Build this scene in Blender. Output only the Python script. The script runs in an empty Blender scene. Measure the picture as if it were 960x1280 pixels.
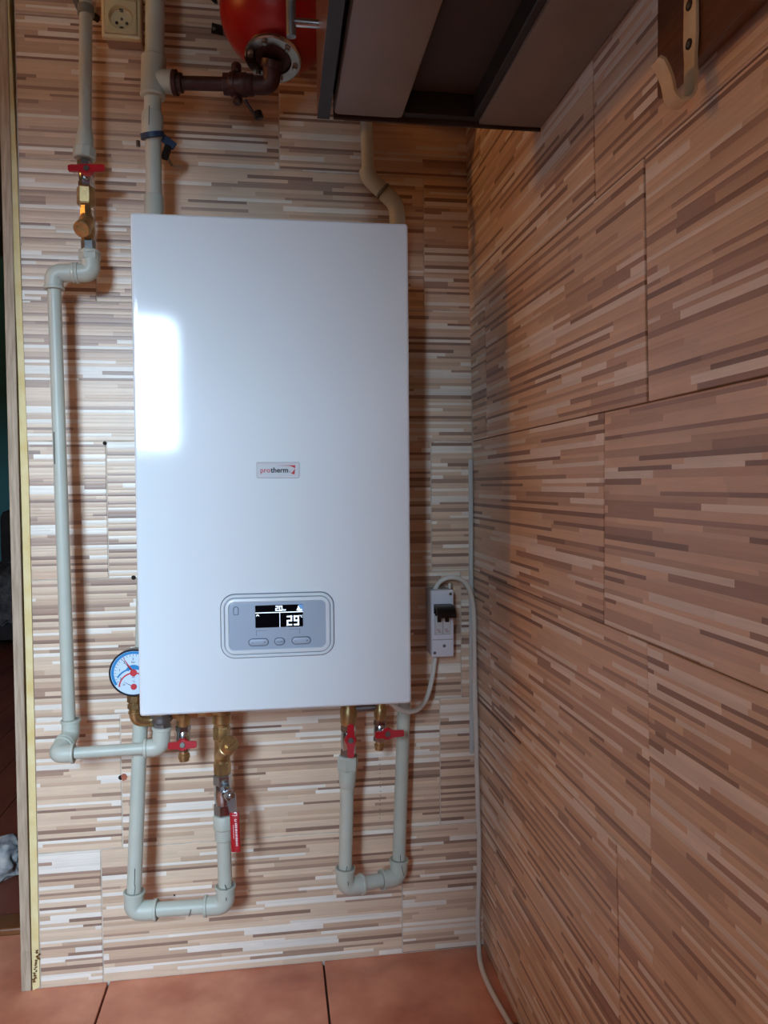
import bpy, bmesh, math, random
from mathutils import Vector as V, Matrix
random.seed(7)
S = bpy.context.scene
COL = S.collection
PI = math.pi

# ------------------------------------------------------------------ camera
FPX, YAW, PIT, ROL = 961.73, 0.1433, 0.0350, -0.0079
CAM = V((0.0, -1.4548, 0.9168))
fw = V((math.sin(YAW)*math.cos(PIT), math.cos(YAW)*math.cos(PIT), -math.sin(PIT)))
r0 = V((math.cos(YAW), -math.sin(YAW), 0)); u0 = r0.cross(fw)
rt = r0*math.cos(ROL) + u0*math.sin(ROL); up = u0*math.cos(ROL) - r0*math.sin(ROL)
cd = bpy.data.cameras.new('camera'); cam = bpy.data.objects.new('camera', cd); COL.objects.link(cam)
cd.sensor_fit = 'VERTICAL'; cd.sensor_height = 24.0; cd.lens = FPX/1280*24.0
cd.clip_start = 0.02
M3 = Matrix((rt, up, -fw)).transposed()
cam.matrix_world = Matrix.Translation(CAM) @ M3.to_4x4()
S.camera = cam

# ------------------------------------------------------------------ world, lights, exposure
S.view_settings.view_transform = 'Standard'; S.view_settings.look = 'None'
S.view_settings.exposure = 0.0; S.view_settings.gamma = 1.0; S.view_settings.use_curve_mapping = False
W = bpy.data.worlds.new('world'); S.world = W; W.use_nodes = True
SKY = 77.0                                # overcast sky: horizon a third as bright as the zenith
wt = W.node_tree; w_g = wt.nodes.new('ShaderNodeNewGeometry'); w_s = wt.nodes.new('ShaderNodeSeparateXYZ'); wt.links.new(w_g.outputs['Incoming'], w_s.inputs[0])
w_m = wt.nodes.new('ShaderNodeMath'); w_m.operation = 'MULTIPLY_ADD'; w_m.inputs[1].default_value = -2*SKY; w_m.inputs[2].default_value = SKY
w_c = wt.nodes.new('ShaderNodeMath'); w_c.operation = 'MAXIMUM'; w_c.inputs[1].default_value = SKY*0.3
wt.links.new(w_s.outputs['Z'], w_m.inputs[0]); wt.links.new(w_m.outputs[0], w_c.inputs[0]); wt.links.new(w_c.outputs[0], wt.nodes['Background'].inputs[1])
wt.nodes['Background'].inputs[0].default_value = (0.58, 0.80, 1.0, 1)
# the window in the wall behind the camera; its area light is only a sampling portal for the sky
WX0, WX1, WZ0, WZ1, WY = -0.88, -0.40, 1.08, 1.71, -2.42
al = bpy.data.lights.new('window_portal', 'AREA'); al.shape = 'RECTANGLE'
al.size = WX1-WX0; al.size_y = WZ1-WZ0; al.cycles.is_portal = True
ao = bpy.data.objects.new('window_portal', al); COL.objects.link(ao)
ao.location = ((WX0+WX1)/2, WY, (WZ0+WZ1)/2); ao.rotation_euler = (PI/2, 0, 0)
# warm bulb inside the wall lamp on the left wall (the lamp itself is built further down)
LAMP = V((-2.40, -0.64, 2.00))
bl = bpy.data.lights.new('wall_lamp_bulb', 'POINT'); bl.energy = 37; bl.color = (1.0, 0.46, 0.13); bl.shadow_soft_size = 0.05
bo = bpy.data.objects.new('wall_lamp_bulb', bl); COL.objects.link(bo); bo.location = LAMP

# ------------------------------------------------------------------ real planes of the room, used to place things
def ray(u, v): return fw*FPX + rt*(u-480) - up*(v-640)
def P(u, v, s=0.0):                       # point s metres in front of the back wall (y = -s)
    d = ray(u, v); return CAM + d*((-s-CAM.y)/d.y)
def PX(u, v, x):                          # point on a plane parallel to the right wall
    d = ray(u, v); return CAM + d*((x-CAM.x)/d.x)
def PZ(u, v, z=0.0):                      # point on the floor
    d = ray(u, v); return CAM + d*((z-CAM.z)/d.z)
XR = 0.384                                # right wall face
FY = -0.262                               # boiler front

# ------------------------------------------------------------------ materials
def lin(c): return tuple(((x/255)/12.92 if x/255 <= 0.04045 else ((x/255+0.055)/1.055)**2.4) for x in c[:3])
MT = {}
def mat(name, rgb, rough=0.5, metal=0.0, var=0.0, vscale=40.0, bump=0.0, bscale=200.0, coat=0.0, emit=0.0, rgb2=None, stretch=None, ior=1.5):
    m = bpy.data.materials.new(name); m.use_nodes = True; nt = m.node_tree; N = nt.nodes; L = nt.links
    b = N['Principled BSDF']; c = lin(rgb)+(1,)
    b.inputs['Base Color'].default_value = c; b.inputs['Roughness'].default_value = rough
    b.inputs['Metallic'].default_value = metal; b.inputs['IOR'].default_value = ior
    if coat: b.inputs['Coat Weight'].default_value = coat; b.inputs['Coat Roughness'].default_value = 0.05
    if emit: b.inputs['Emission Color'].default_value = c; b.inputs['Emission Strength'].default_value = emit
    geo = N.new('ShaderNodeTexCoord'); vec = geo.outputs['Object']
    if stretch:
        mp = N.new('ShaderNodeMapping'); mp.inputs['Scale'].default_value = stretch; L.new(vec, mp.inputs[0]); vec = mp.outputs[0]
    if var or rgb2:
        n = N.new('ShaderNodeTexNoise'); n.inputs['Scale'].default_value = vscale; n.inputs['Detail'].default_value = 6; L.new(vec, n.inputs['Vector'])
        rp = N.new('ShaderNodeValToRGB'); e = rp.color_ramp.elements; e[0].position = 0.3; e[1].position = 0.7
        c2 = lin(rgb2)+(1,) if rgb2 else tuple(max(0, x*(1-var)) for x in c[:3])+(1,)
        e[0].color = c2; e[1].color = c if rgb2 else tuple(min(1, x*(1+var)) for x in c[:3])+(1,)
        L.new(n.outputs['Fac'], rp.inputs[0]); L.new(rp.outputs[0], b.inputs['Base Color'])
    if bump:
        n2 = N.new('ShaderNodeTexNoise'); n2.inputs['Scale'].default_value = bscale; n2.inputs['Detail'].default_value = 3; L.new(vec, n2.inputs['Vector'])
        bp = N.new('ShaderNodeBump'); bp.inputs['Strength'].default_value = bump; bp.inputs['Distance'].default_value = 0.001
        L.new(n2.outputs['Fac'], bp.inputs['Height']); L.new(bp.outputs[0], b.inputs['Normal'])
        if coat: L.new(bp.outputs[0], b.inputs['Coat Normal'])
    MT[name] = m; return m

def strip_mat(name, axis, base, base2, dark, dark2, light):
    """printed ceramic: thin horizontal strips of random length and tone"""
    m = bpy.data.materials.new(name); m.use_nodes = True; nt = m.node_tree; N = nt.nodes; L = nt.links
    b = N['Principled BSDF']
    def mth(op, a, c=None, d=None):
        n = N.new('ShaderNodeMath'); n.operation = op
        for i, x in enumerate((a, c, d)):
            if x is None: continue
            if isinstance(x, (int, float)): n.inputs[i].default_value = x
            else: L.new(x, n.inputs[i])
        return n.outputs[0]
    def wn(a, c, d):
        cb = N.new('ShaderNodeCombineXYZ')
        for i, x in enumerate((a, c, d)):
            if isinstance(x, (int, float)): cb.inputs[i].default_value = x
            else: L.new(x, cb.inputs[i])
        w = N.new('ShaderNodeTexWhiteNoise'); w.noise_dimensions = '3D'; L.new(cb.outputs[0], w.inputs['Vector']); return w.outputs['Value']
    g = N.new('ShaderNodeNewGeometry'); sp = N.new('ShaderNodeSeparateXYZ'); L.new(g.outputs['Position'], sp.inputs[0])
    oi = N.new('ShaderNodeObjectInfo'); rnd = mth('FLOOR', mth('MULTIPLY', oi.outputs['Random'], 900))
    u = sp.outputs[axis]; v = sp.outputs['Z']
    H = 0.0126                                # one thin and one wider strip per period
    vv = mth('ADD', mth('DIVIDE', v, H), mth('ADD', mth('MULTIPLY', mth('SINE', mth('ADD', mth('MULTIPLY', v, 205), rnd)), 0.10), mth('MULTIPLY', rnd, 0.37)))
    pr = mth('FLOOR', vv); f0_ = mth('FRACT', vv); SPL = 0.43
    thin = mth('LESS_THAN', f0_, SPL); wide = mth('SUBTRACT', 1.0, thin)
    row = mth('ADD', mth('MULTIPLY', pr, 2.0), thin)
    fr = mth('ADD', mth('MULTIPLY', thin, mth('DIVIDE', f0_, SPL)), mth('MULTIPLY', wide, mth('DIVIDE', mth('SUBTRACT', f0_, SPL), 1-SPL)))
    ln = mth('ADD', mth('MULTIPLY', wn(row, rnd, 1.3), 0.18), 0.09)
    col = mth('FLOOR', mth('DIVIDE', mth('ADD', u, mth('MULTIPLY', wn(row, rnd, 5.7), 3.0)), ln))
    cell = wn(row, col, rnd); cell2 = wn(col, row, mth('ADD', rnd, 7.7))
    def ramp(stops):
        q = N.new('ShaderNodeValToRGB'); q.color_ramp.interpolation = 'CONSTANT'; e = q.color_ramp.elements
        e[0].position = 0; e[0].color = lin(stops[0][1])+(1,); e[1].position = stops[1][0]; e[1].color = lin(stops[1][1])+(1,)
        for pos, c in stops[2:]: z = e.new(pos); z.color = lin(c)+(1,)
        L.new(cell, q.inputs[0]); return q
    ra = ramp([(0, dark), (0.20, dark2), (0.38, base2), (0.52, base), (0.82, light)])
    rb_ = ramp([(0, dark2), (0.07, base2), (0.30, base), (0.80, light)])
    rp = N.new('ShaderNodeMix'); rp.data_type = 'RGBA'; L.new(thin, rp.inputs[0]); L.new(rb_.outputs[0], rp.inputs[6]); L.new(ra.outputs[0], rp.inputs[7])
    # fine grain along the strips
    mp = N.new('ShaderNodeMapping'); mp.inputs['Scale'].default_value = (18, 18, 420); L.new(g.outputs['Position'], mp.inputs[0])
    nz = N.new('ShaderNodeTexNoise'); nz.inputs['Scale'].default_value = 1.0; nz.inputs['Detail'].default_value = 8; L.new(mp.outputs[0], nz.inputs['Vector'])
    nb = N.new('ShaderNodeTexNoise'); nb.inputs['Scale'].default_value = 9; nb.inputs['Detail'].default_value = 6; L.new(g.outputs['Position'], nb.inputs['Vector'])
    val = mth('ADD', mth('ADD', mth('MULTIPLY', nz.outputs['Fac'], 0.28), mth('MULTIPLY', cell2, 0.14)), mth('ADD', mth('MULTIPLY', nb.outputs['Fac'], 0.22), 0.68))
    mx = N.new('ShaderNodeMix'); mx.data_type = 'RGBA'; mx.blend_type = 'MULTIPLY'; mx.inputs[0].default_value = 1
    cb = N.new('ShaderNodeCombineColor')
    for i in range(3): L.new(val, cb.inputs[i])
    L.new(rp.outputs[2], mx.inputs[6]); L.new(cb.outputs[0], mx.inputs[7])
    L.new(mx.outputs[2], b.inputs['Base Color'])
    b.inputs['Roughness'].default_value = 0.38
    # relief: strips pillowed, dark ones lower
    bw = N.new('ShaderNodeRGBToBW'); L.new(rp.outputs[2], bw.inputs[0])
    pil = mth('MULTIPLY', mth('MULTIPLY', fr, mth('SUBTRACT', 1.0, fr)), 2.2)
    hgt = mth('ADD', mth('MULTIPLY', bw.outputs[0], 0.8), mth('ADD', pil, mth('MULTIPLY', nz.outputs['Fac'], 0.3)))
    bp = N.new('ShaderNodeBump'); bp.inputs['Strength'].default_value = 0.35; bp.inputs['Distance'].default_value = 0.0008
    L.new(hgt, bp.inputs['Height']); L.new(bp.outputs[0], b.inputs['Normal'])
    MT[name] = m; return m

TB = ((222, 195, 170), (205, 174, 149), (150, 120, 104), (174, 143, 124), (238, 228, 217))
strip_mat('strip_tile_back', 'X', TB[0], TB[1], TB[2], TB[3], TB[4])
strip_mat('strip_tile_right', 'Y', TB[0], TB[1], TB[2], TB[3], TB[4])
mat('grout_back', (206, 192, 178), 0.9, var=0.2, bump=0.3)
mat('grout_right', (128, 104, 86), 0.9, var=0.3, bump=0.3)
mat('floor_tile', (222, 150, 120), 0.42, rgb2=(184, 106, 80), vscale=11, bump=0.15, bscale=90)
mat('floor_grout', (80, 62, 52), 0.9, var=0.3)
mat('boiler_white', (232, 238, 244), 0.07, bump=0.035, bscale=420)
mat('panel_silver', (170, 182, 200), 0.4, metal=0.15)
mat('bezel_white', (226, 233, 240), 0.25)
mat('groove_grey', (92, 104, 122), 0.5)
mat('button_ring', (74, 86, 104), 0.5)
mat('display_black', (6, 7, 12), 0.15)
mat('display_white', (225, 240, 255), 0.5, emit=1.1)
mat('display_blue', (105, 150, 205), 0.5, emit=0.35)
mat('badge', (214, 216, 222), 0.2)
mat('ink_red', (196, 40, 52), 0.5)
mat('ink_black', (34, 36, 46), 0.5)
mat('ink_white', (240, 220, 222), 0.5)
mat('ppr', (190, 193, 182), 0.42, var=0.04, vscale=30)
mat('ppr_dark', (120, 124, 118), 0.5)
mat('brass', (186, 158, 112), 0.36, metal=0.9, var=0.25, vscale=60)
mat('chrome', (190, 194, 198), 0.22, metal=1.0, var=0.1, vscale=60)
mat('steel_dull', (140, 142, 144), 0.4, metal=0.9, var=0.2)
mat('red_handle', (176, 18, 32), 0.32, coat=0.3)
mat('tank_red', (158, 10, 12), 0.35, var=0.12, vscale=8)
mat('brown_iron', (66, 38, 38), 0.45, metal=0.2, var=0.3, vscale=60, bump=0.3)
mat('black_plastic', (16, 15, 16), 0.3)
mat('blue_rubber', (30, 58, 92), 0.5)
mat('socket_cream', (226, 208, 164), 0.4)
mat('socket_base', (176, 150, 130), 0.6)
mat('breaker_white', (214, 216, 226), 0.35)
mat('breaker_body', (160, 158, 160), 0.5)
mat('breaker_unit', (200, 200, 200), 0.4)
mat('cable_white', (222, 218, 210), 0.45)
mat('duct_grey', (205, 208, 206), 0.5)
mat('wood_varnish', (126, 78, 44), 0.35, rgb2=(92, 52, 28), vscale=14, stretch=(1, 1, 9), bump=0.15, bscale=60)
mat('wood_board', (110, 66, 38), 0.4, rgb2=(84, 48, 26), vscale=16, stretch=(6, 1, 12), bump=0.2, bscale=60)
mat('jamb_wood', (196, 176, 154), 0.75, rgb2=(158, 136, 114), vscale=26, stretch=(9, 9, 0.6), bump=0.4, bscale=40)
mat('foam', (240, 224, 176), 0.9, rgb2=(224, 196, 132), vscale=24, bump=0.6, bscale=140)
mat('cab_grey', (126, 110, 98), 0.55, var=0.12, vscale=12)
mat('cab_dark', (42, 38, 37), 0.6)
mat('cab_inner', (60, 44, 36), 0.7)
mat('hook_paint', (224, 204, 166), 0.55, rgb2=(198, 166, 122), vscale=36, bump=0.5, bscale=160)
mat('hook_bare', (38, 26, 20), 0.6)
mat('screw', (120, 116, 110), 0.35, metal=0.9)
mat('plaster', (98, 78, 60), 0.85, var=0.05, vscale=5)
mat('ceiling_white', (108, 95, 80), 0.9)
mat('teal_wall', (64, 132, 140), 0.8, var=0.1, vscale=6)
mat('hall_floor', (132, 70, 52), 0.5, rgb2=(96, 48, 38), vscale=8, stretch=(1, 0.2, 1))
mat('sofa_dark', (44, 42, 46), 0.9, var=0.3, vscale=20)
mat('blanket', (96, 96, 100), 0.95, rgb2=(52, 52, 56), vscale=30, bump=0.8, bscale=60)
mat('bundle', (206, 202, 198), 0.9, rgb2=(96, 98, 110), vscale=34, bump=0.8, bscale=80)
mat('hole_dark', (30, 20, 16), 0.9)
mat('brick_red', (168, 96, 74), 0.9, var=0.2, vscale=80)
mat('stain', (110, 74, 40), 0.9, var=0.4, vscale=60)
mat('dial_white', (204, 222, 242), 0.3)
mat('dial_blue', (30, 128, 190), 0.4)
mat('dial_black', (22, 24, 32), 0.3)
mat('outside_ground', (64, 62, 52), 0.9, var=0.2, vscale=1)
mat('sky_blocker', (62, 54, 48), 0.9, var=0.1, vscale=2)  # dark colour of the two unseen blocks added outside the window
mat('window_frame', (230, 230, 226), 0.4)
mat('lamp_shade', (255, 214, 150), 0.6, emit=0.8)
mat('pen', (28, 36, 32), 0.7)
gm = bpy.data.materials.new('glass'); gm.use_nodes = True; nt = gm.node_tree
g_t = nt.nodes.new('ShaderNodeBsdfTransparent'); g_g = nt.nodes.new('ShaderNodeBsdfGlossy'); g_g.inputs['Roughness'].default_value = 0.02
g_m = nt.nodes.new('ShaderNodeMixShader'); g_m.inputs[0].default_value = 0.06
nt.links.new(g_t.outputs[0], g_m.inputs[1]); nt.links.new(g_g.outputs[0], g_m.inputs[2]); nt.links.new(g_m.outputs[0], nt.nodes['Material Output'].inputs[0]); MT['glass'] = gm

# ------------------------------------------------------------------ mesh builder
ORG = {}
def frame(axis):
    a = V(axis).normalized(); h = V((0, 0, 1)) if abs(a.z) < 0.9 else V((1, 0, 0))
    x = h.cross(a).normalized(); return x, a.cross(x).normalized(), a
class MB:
    def __init__(s): s.v = []; s.f = []
    def add(s, vs, fs):
        o = len(s.v); s.v += [V(p) for p in vs]; s.f += [tuple(i+o for i in f) for f in fs]; return s
    def obox(s, c, ax, h, bev=0.0):
        c = V(c); ax = [V(a) for a in ax]; bm = bmesh.new(); bmesh.ops.create_cube(bm, size=2)
        for q in bm.verts: q.co = V((q.co.x*h[0], q.co.y*h[1], q.co.z*h[2]))
        if bev: bmesh.ops.bevel(bm, geom=bm.edges[:], offset=min(bev, min(h)*0.9), segments=1 if bev < 0.0015 else 2, profile=0.5, affect='EDGES')
        bm.verts.index_update()
        s.add([c+ax[0]*q.co.x+ax[1]*q.co.y+ax[2]*q.co.z for q in bm.verts], [[q.index for q in f.verts] for f in bm.faces]); bm.free(); return s
    def box(s, a, b, bev=0.0):
        a, b = V(a), V(b); return s.obox((a+b)/2, ((1,0,0),(0,1,0),(0,0,1)), [abs(x)/2 for x in (b-a)], bev)
    def tube(s, pts, r, n=14, cap=True):
        pts = [V(p) for p in pts]; m = len(pts); rs = r if isinstance(r, (list, tuple)) else [r]*m
        T = [(pts[min(i+1, m-1)]-pts[max(i-1, 0)]).normalized() for i in range(m)]
        x, y, _ = frame(T[0]); vs = []
        for i in range(m):
            if i: x = (x - T[i]*x.dot(T[i])).normalized(); y = T[i].cross(x)
            vs += [pts[i]+(x*math.cos(2*PI*k/n)+y*math.sin(2*PI*k/n))*rs[i] for k in range(n)]
        fs = [(i*n+k, i*n+(k+1) % n, (i+1)*n+(k+1) % n, (i+1)*n+k) for i in range(m-1) for k in range(n)]
        if cap: fs += [tuple(range(n))[::-1], tuple(range((m-1)*n, m*n))]
        return s.add(vs, fs)
    def lathe(s, o, axis, prof, n=20, rot=0.0):
        o = V(o); x, y, a = frame(axis); m = len(prof)
        vs = [o+a*t+(x*math.cos(2*PI*k/n+rot)+y*math.sin(2*PI*k/n+rot))*max(r, 1e-5) for t, r in prof for k in range(n)]
        fs = [(i*n+k, i*n+(k+1) % n, (i+1)*n+(k+1) % n, (i+1)*n+k) for i in range(m-1) for k in range(n)]
        fs += [tuple(range(n))[::-1], tuple(range((m-1)*n, m*n))]
        return s.add(vs, fs)
    def seg(s, A, B, prof, n=20, rot=0.0):      # lathe along A->B, t as fraction
        A, B = V(A), V(B); l = (B-A).length; return s.lathe(A, B-A, [(t*l, r) for t, r in prof], n, rot)
    def hexnut(s, A, B, r, ch=0.12, rot=0.3):
        return s.seg(A, B, [(0, r*0.9), (ch, r), (1-ch, r), (1, r*0.9)], 6, rot)
    def prism(s, poly, ext):
        ext = V(ext); n = len(poly); poly = [V(p) for p in poly]
        return s.add(poly+[p+ext for p in poly], [tuple(range(n))[::-1], tuple(range(n, 2*n))]+[(i, (i+1) % n, n+(i+1) % n, n+i) for i in range(n)])
    def rrect(s, o, ax, w, h, rad, prof, seg=6):  # prof: (inset, height) rings of a rounded rectangle, last one capped
        o = V(o); X, Y, Z = [V(a) for a in ax]; rings = []; vs = []
        for ins, hh in prof:
            a, b = w/2-ins, h/2-ins; r = max(min(rad-ins, a, b), 0.0003); ring = []
            for cx, cy, st in ((a-r, b-r, 0), (-a+r, b-r, 1), (-a+r, -b+r, 2), (a-r, -b+r, 3)):
                for k in range(seg+1):
                    t = PI/2*(st+k/seg); ring.append(o+X*(cx+r*math.cos(t))+Y*(cy+r*math.sin(t))+Z*hh)
            vs += ring
        n = 4*(seg+1); m = len(prof)
        fs = [(i*n+k, i*n+(k+1) % n, (i+1)*n+(k+1) % n, (i+1)*n+k) for i in range(m-1) for k in range(n)]
        fs += [tuple(range(n))[::-1], tuple(range((m-1)*n, m*n))]
        return s.add(vs, fs)
    def arc(s, o, ax, r1, r2, a1, a2, h, n=24):   # flat ring sector, angles in degrees
        o = V(o); X, Y, Z = [V(a) for a in ax]; vs = []
        for k in range(n+1):
            t = math.radians(a1+(a2-a1)*k/n); d = X*math.cos(t)+Y*math.sin(t)
            vs += [o+d*r1, o+d*r2, o+d*r2+Z*h, o+d*r1+Z*h]
        fs = []
        for k in range(n):
            i, j = 4*k, 4*k+4
            fs += [(i+2, i+3, j+3, j+2), (i, i+1, j+1, j), (i+1, i+2, j+2, j+1), (i+3, i, j, j+3)]
        fs += [(0, 1, 2, 3), (4*n+3, 4*n+2, 4*n+1, 4*n)]
        return s.add(vs, fs)
    def build(s, name, m, parent=None, smooth=40, label=None):
        if parent is None: lo = V([min(p[i] for p in s.v) for i in range(3)]); hi = V([max(p[i] for p in s.v) for i in range(3)]); org = V(((lo.x+hi.x)/2, (lo.y+hi.y)/2, lo.z))
        else: org = ORG[parent.name]
        me = bpy.data.meshes.new(name); me.from_pydata([p-org for p in s.v], [], s.f)
        bm = bmesh.new(); bm.from_mesh(me); bmesh.ops.recalc_face_normals(bm, faces=bm.faces[:]); bm.to_mesh(me); bm.free()
        if smooth:
            me.polygons.foreach_set('use_smooth', [True]*len(me.polygons)); me.set_sharp_from_angle(angle=math.radians(smooth))
        me.materials.append(MT[m]); o = bpy.data.objects.new(name, me); COL.objects.link(o)
        if parent is None: o.location = org
        else: o.parent = parent
        ORG[o.name] = org
        if label: o['label'] = label
        return o
def tag(o, label, cat, group=None):
    o['label'] = label; o['category'] = cat
    if group: o['group'] = group
    return o
def thing(name, loc, label, cat, group=None):
    o = bpy.data.objects.new(name, None); COL.objects.link(o); o.location = loc; o.empty_display_size = 0.02; ORG[o.name] = V(loc)
    return tag(o, label, cat, group)
def struct(o): o['kind'] = 'structure'; return o
def corner(q, m=0.0075): q = V(q); q.x = min(q.x, wx(q.z)-m); q.y = min(q.y, -m); return q
def fillet(pts, rad, n=8):
    pts = [V(p) for p in pts]; out = [pts[0]]
    for i in range(1, len(pts)-1):
        a = (pts[i-1]-pts[i]); b = (pts[i+1]-pts[i]); d = min(rad, a.length*0.49, b.length*0.49)
        A = pts[i]+a.normalized()*d; B = pts[i]+b.normalized()*d
        for k in range(n+1):
            t = k/n; out.append(A*(1-t)**2+pts[i]*2*t*(1-t)+B*t*t)
    return out+[pts[-1]]
def smoothpath(pts, n=8):                       # Catmull-Rom
    pts = [V(p) for p in pts]; q = [pts[0]*2-pts[1]]+pts+[pts[-1]*2-pts[-2]]; out = []
    for i in range(1, len(q)-2):
        for k in range(n):
            t = k/n; a, b, c, d = q[i-1], q[i], q[i+1], q[i+2]
            out.append(0.5*((2*b)+(c-a)*t+(2*a-5*b+4*c-d)*t*t+(3*b-a-3*c+d)*t**3))
    return out+[pts[-1]]
def lettering(txt, o, ax, size, m, parent, bold=0.0, align='CENTER', depth=0.0002, name='lettering'):
    c = bpy.data.curves.new('t', 'FONT'); c.body = txt; c.size = size; c.align_x = align; c.align_y = 'CENTER'; c.extrude = depth; c.offset = bold; c.resolution_u = 3
    t = bpy.data.objects.new('t', c); COL.objects.link(t); dg = bpy.context.evaluated_depsgraph_get()
    me = bpy.data.meshes.new_from_object(t.evaluated_get(dg)); bpy.data.objects.remove(t); bpy.data.curves.remove(c)
    X, Y, Z = [V(a) for a in ax]; o = V(o); org = ORG[parent.name]
    for q in me.vertices: q.co = o+X*q.co.x+Y*q.co.y+Z*(q.co.z+depth)-org
    me.name = name; me.materials.clear(); me.materials.append(MT[m]); ob = bpy.data.objects.new(name, me); COL.objects.link(ob); ob.parent = parent; ORG[ob.name] = org
    return ob
FR = ((1, 0, 0), (0, 0, 1), (0, -1, 0))         # frame of a face that looks at the room: right, up, out

# ================================================================== THE SETTING
# floor
fl = struct(MB().box((-2.72, -2.42, -0.06), (XR+0.06, 0.19, -0.009)).build('floor', 'floor_grout', None, 0))
gx = [-2.72, -2.32, -1.92, -1.52, -1.115, -0.712, -0.313, 0.085, XR+0.022]
gy = [-2.42, -2.1, -1.7, -1.3, -0.9, -0.5, -0.22, 0.19]
for i in range(len(gx)-1):
    for j in range(len(gy)-1):
        MB().box((gx[i]+0.002, gy[j]+0.002, -0.012), (gx[i+1]-0.002, gy[j+1]-0.002, random.uniform(-0.0006, 0)), 0.0012).build('floor_tile', 'floor_tile', fl, 0)
# back wall with its strip tiles
wb = struct(MB().box((-0.438, 0.0016, -0.01), (XR+0.03, 0.09, 2.45)).build('wall_back', 'grout_back', None, 0))
bj = {0: [-0.322, 0.240], 1: [-0.283, 0.317], 2: [-0.13, 0.36], 3: [-0.298, 0.302], 4: [0.02], 5: [-0.309, 0.291], 6: [0.02], 7: [-0.3, 0.3], 8: [0.02], 9: [-0.3, 0.3]}
for k in range(10):
    xs = [-0.4325 if k < 4 else -0.437]+bj[k]+[XR+(0.02 if k < 3 else 0)]
    for a, b in zip(xs, xs[1:]):
        o = random.uniform(0, 0.0006); g = 0.0010
        MB().box((a+g, o, 0.25*k+g), (b-g, 0.010, 0.25*k+0.25-g), 0.0007).build('wall_tile', 'strip_tile_back', wb, 0)
# right wall
def wx(z):                                # the right wall is not quite plumb
    return XR + 0.018*max(0.0, 0.75-z)/0.75*1.0 - 0.020*max(0.0, z-1.0)
zs = (-0.01, 0.0, 0.75, 1.0, 2.45)
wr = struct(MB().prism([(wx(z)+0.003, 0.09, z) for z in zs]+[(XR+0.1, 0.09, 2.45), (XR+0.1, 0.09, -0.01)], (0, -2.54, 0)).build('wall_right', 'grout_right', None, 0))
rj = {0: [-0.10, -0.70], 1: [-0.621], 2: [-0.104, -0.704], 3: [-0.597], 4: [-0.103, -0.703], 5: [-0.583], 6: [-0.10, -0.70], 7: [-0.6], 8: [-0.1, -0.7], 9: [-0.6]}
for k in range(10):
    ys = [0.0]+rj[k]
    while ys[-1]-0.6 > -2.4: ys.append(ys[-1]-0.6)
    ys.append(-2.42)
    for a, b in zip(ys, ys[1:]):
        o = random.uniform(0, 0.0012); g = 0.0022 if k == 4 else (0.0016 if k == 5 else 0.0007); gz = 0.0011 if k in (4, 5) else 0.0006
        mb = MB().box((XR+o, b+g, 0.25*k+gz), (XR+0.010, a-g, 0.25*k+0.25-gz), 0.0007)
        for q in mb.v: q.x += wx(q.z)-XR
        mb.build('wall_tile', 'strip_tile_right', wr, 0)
# foam filler and jamb board on the end of the back wall
struct(MB().prism([q-V((0, 0.0015, 0)) for q in map(V, [P(41, 1238), P(50, 1233), P(43, 900), P(36, 600), P(28, 390), P(21, 197), P(11.7, 0), (-0.447, 0, 2.4), (-0.458, 0, 2.4), P(5, 0), P(16, 281), P(23, 469), P(33, 850)])], (0, 0.088, 0)).build('trim_1', 'foam', None, 0))
struct(MB().box((-0.4645, -0.004, 0.0), (-0.4475, 0.09, 2.4), 0.0015).build('trim_2', 'jamb_wood', None, 0))
struct(MB().box((-0.4645, -0.0045, -0.0), (-0.4475, 0.0, 0.075), 0.001).build('trim_3', 'jamb_wood', None, 0))
# plastic corner strip
struct(MB().box((XR-0.0085, -0.007, 0.39), (XR-0.001, 0.0, 0.965), 0.0015).build('trim_4', 'duct_grey', None, 0))
# the unseen rest of the room: rear wall with the window, left wall, ceiling, hall beyond the opening
mb = MB(); y0, y1 = -2.52, -2.42
mb.box((-2.8, y0, -0.06), (WX0, y1, 2.45)).box((WX1, y0, -0.06), (XR+0.1, y1, 2.45)).box((WX0, y0, -0.06), (WX1, y1, WZ0)).box((WX0, y0, WZ1), (WX1, y1, 2.45))
struct(mb.build('wall_rear', 'plaster', None, 0))
wn_ = struct(MB().box((WX0, -2.50, WZ0), (WX1, -2.46, WZ0+0.03)).box((WX0, -2.50, WZ1-0.03), (WX1, -2.46, WZ1)).box((WX0, -2.50, WZ0), (WX0+0.03, -2.46, WZ1)).box((WX1-0.03, -2.50, WZ0), (WX1, -2.46, WZ1)).build('window_1', 'window_frame', None, 0))
MB().box((WX0+0.03, -2.485, WZ0+0.03), (WX1-0.03, -2.481, WZ1-0.03)).build('window_pane', 'glass', wn_, 0)
struct(MB().box((-60, -80, -3.2), (60, -2.6, -3.0)).build('ground', 'outside_ground', None, 0))
struct(MB().box((-60, -42, -3.0), (60, -40, 2.6)).build('horizon_blocker', 'sky_blocker', None, 0))  # unseen block added to raise the horizon and dim the upper back wall
struct(MB().box((-9.0, -6.0, -3.0), (-1.75, -2.53, 7.0)).build('side_sky_blocker', 'sky_blocker', None, 0))  # unseen block added beside the window, keeps skylight off the right wall
struct(MB().box((-2.8, -2.52, -0.06), (-2.7, 4.2, 2.45)).build('wall_left', 'plaster', None, 0))
struct(MB().box((-2.8, -2.52, 2.45), (XR+0.1, 4.2, 2.52)).build('ceiling', 'ceiling_white', None, 0))
struct(MB().box((-2.8, 4.0, -0.06), (-0.30, 4.1, 2.45)).build('wall_far', 'teal_wall', None, 0))
struct(MB().box((-0.36, 0.09, -0.06), (-0.28, 4.1, 2.45)).build('wall_hall', 'teal_wall', None, 0))
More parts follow.
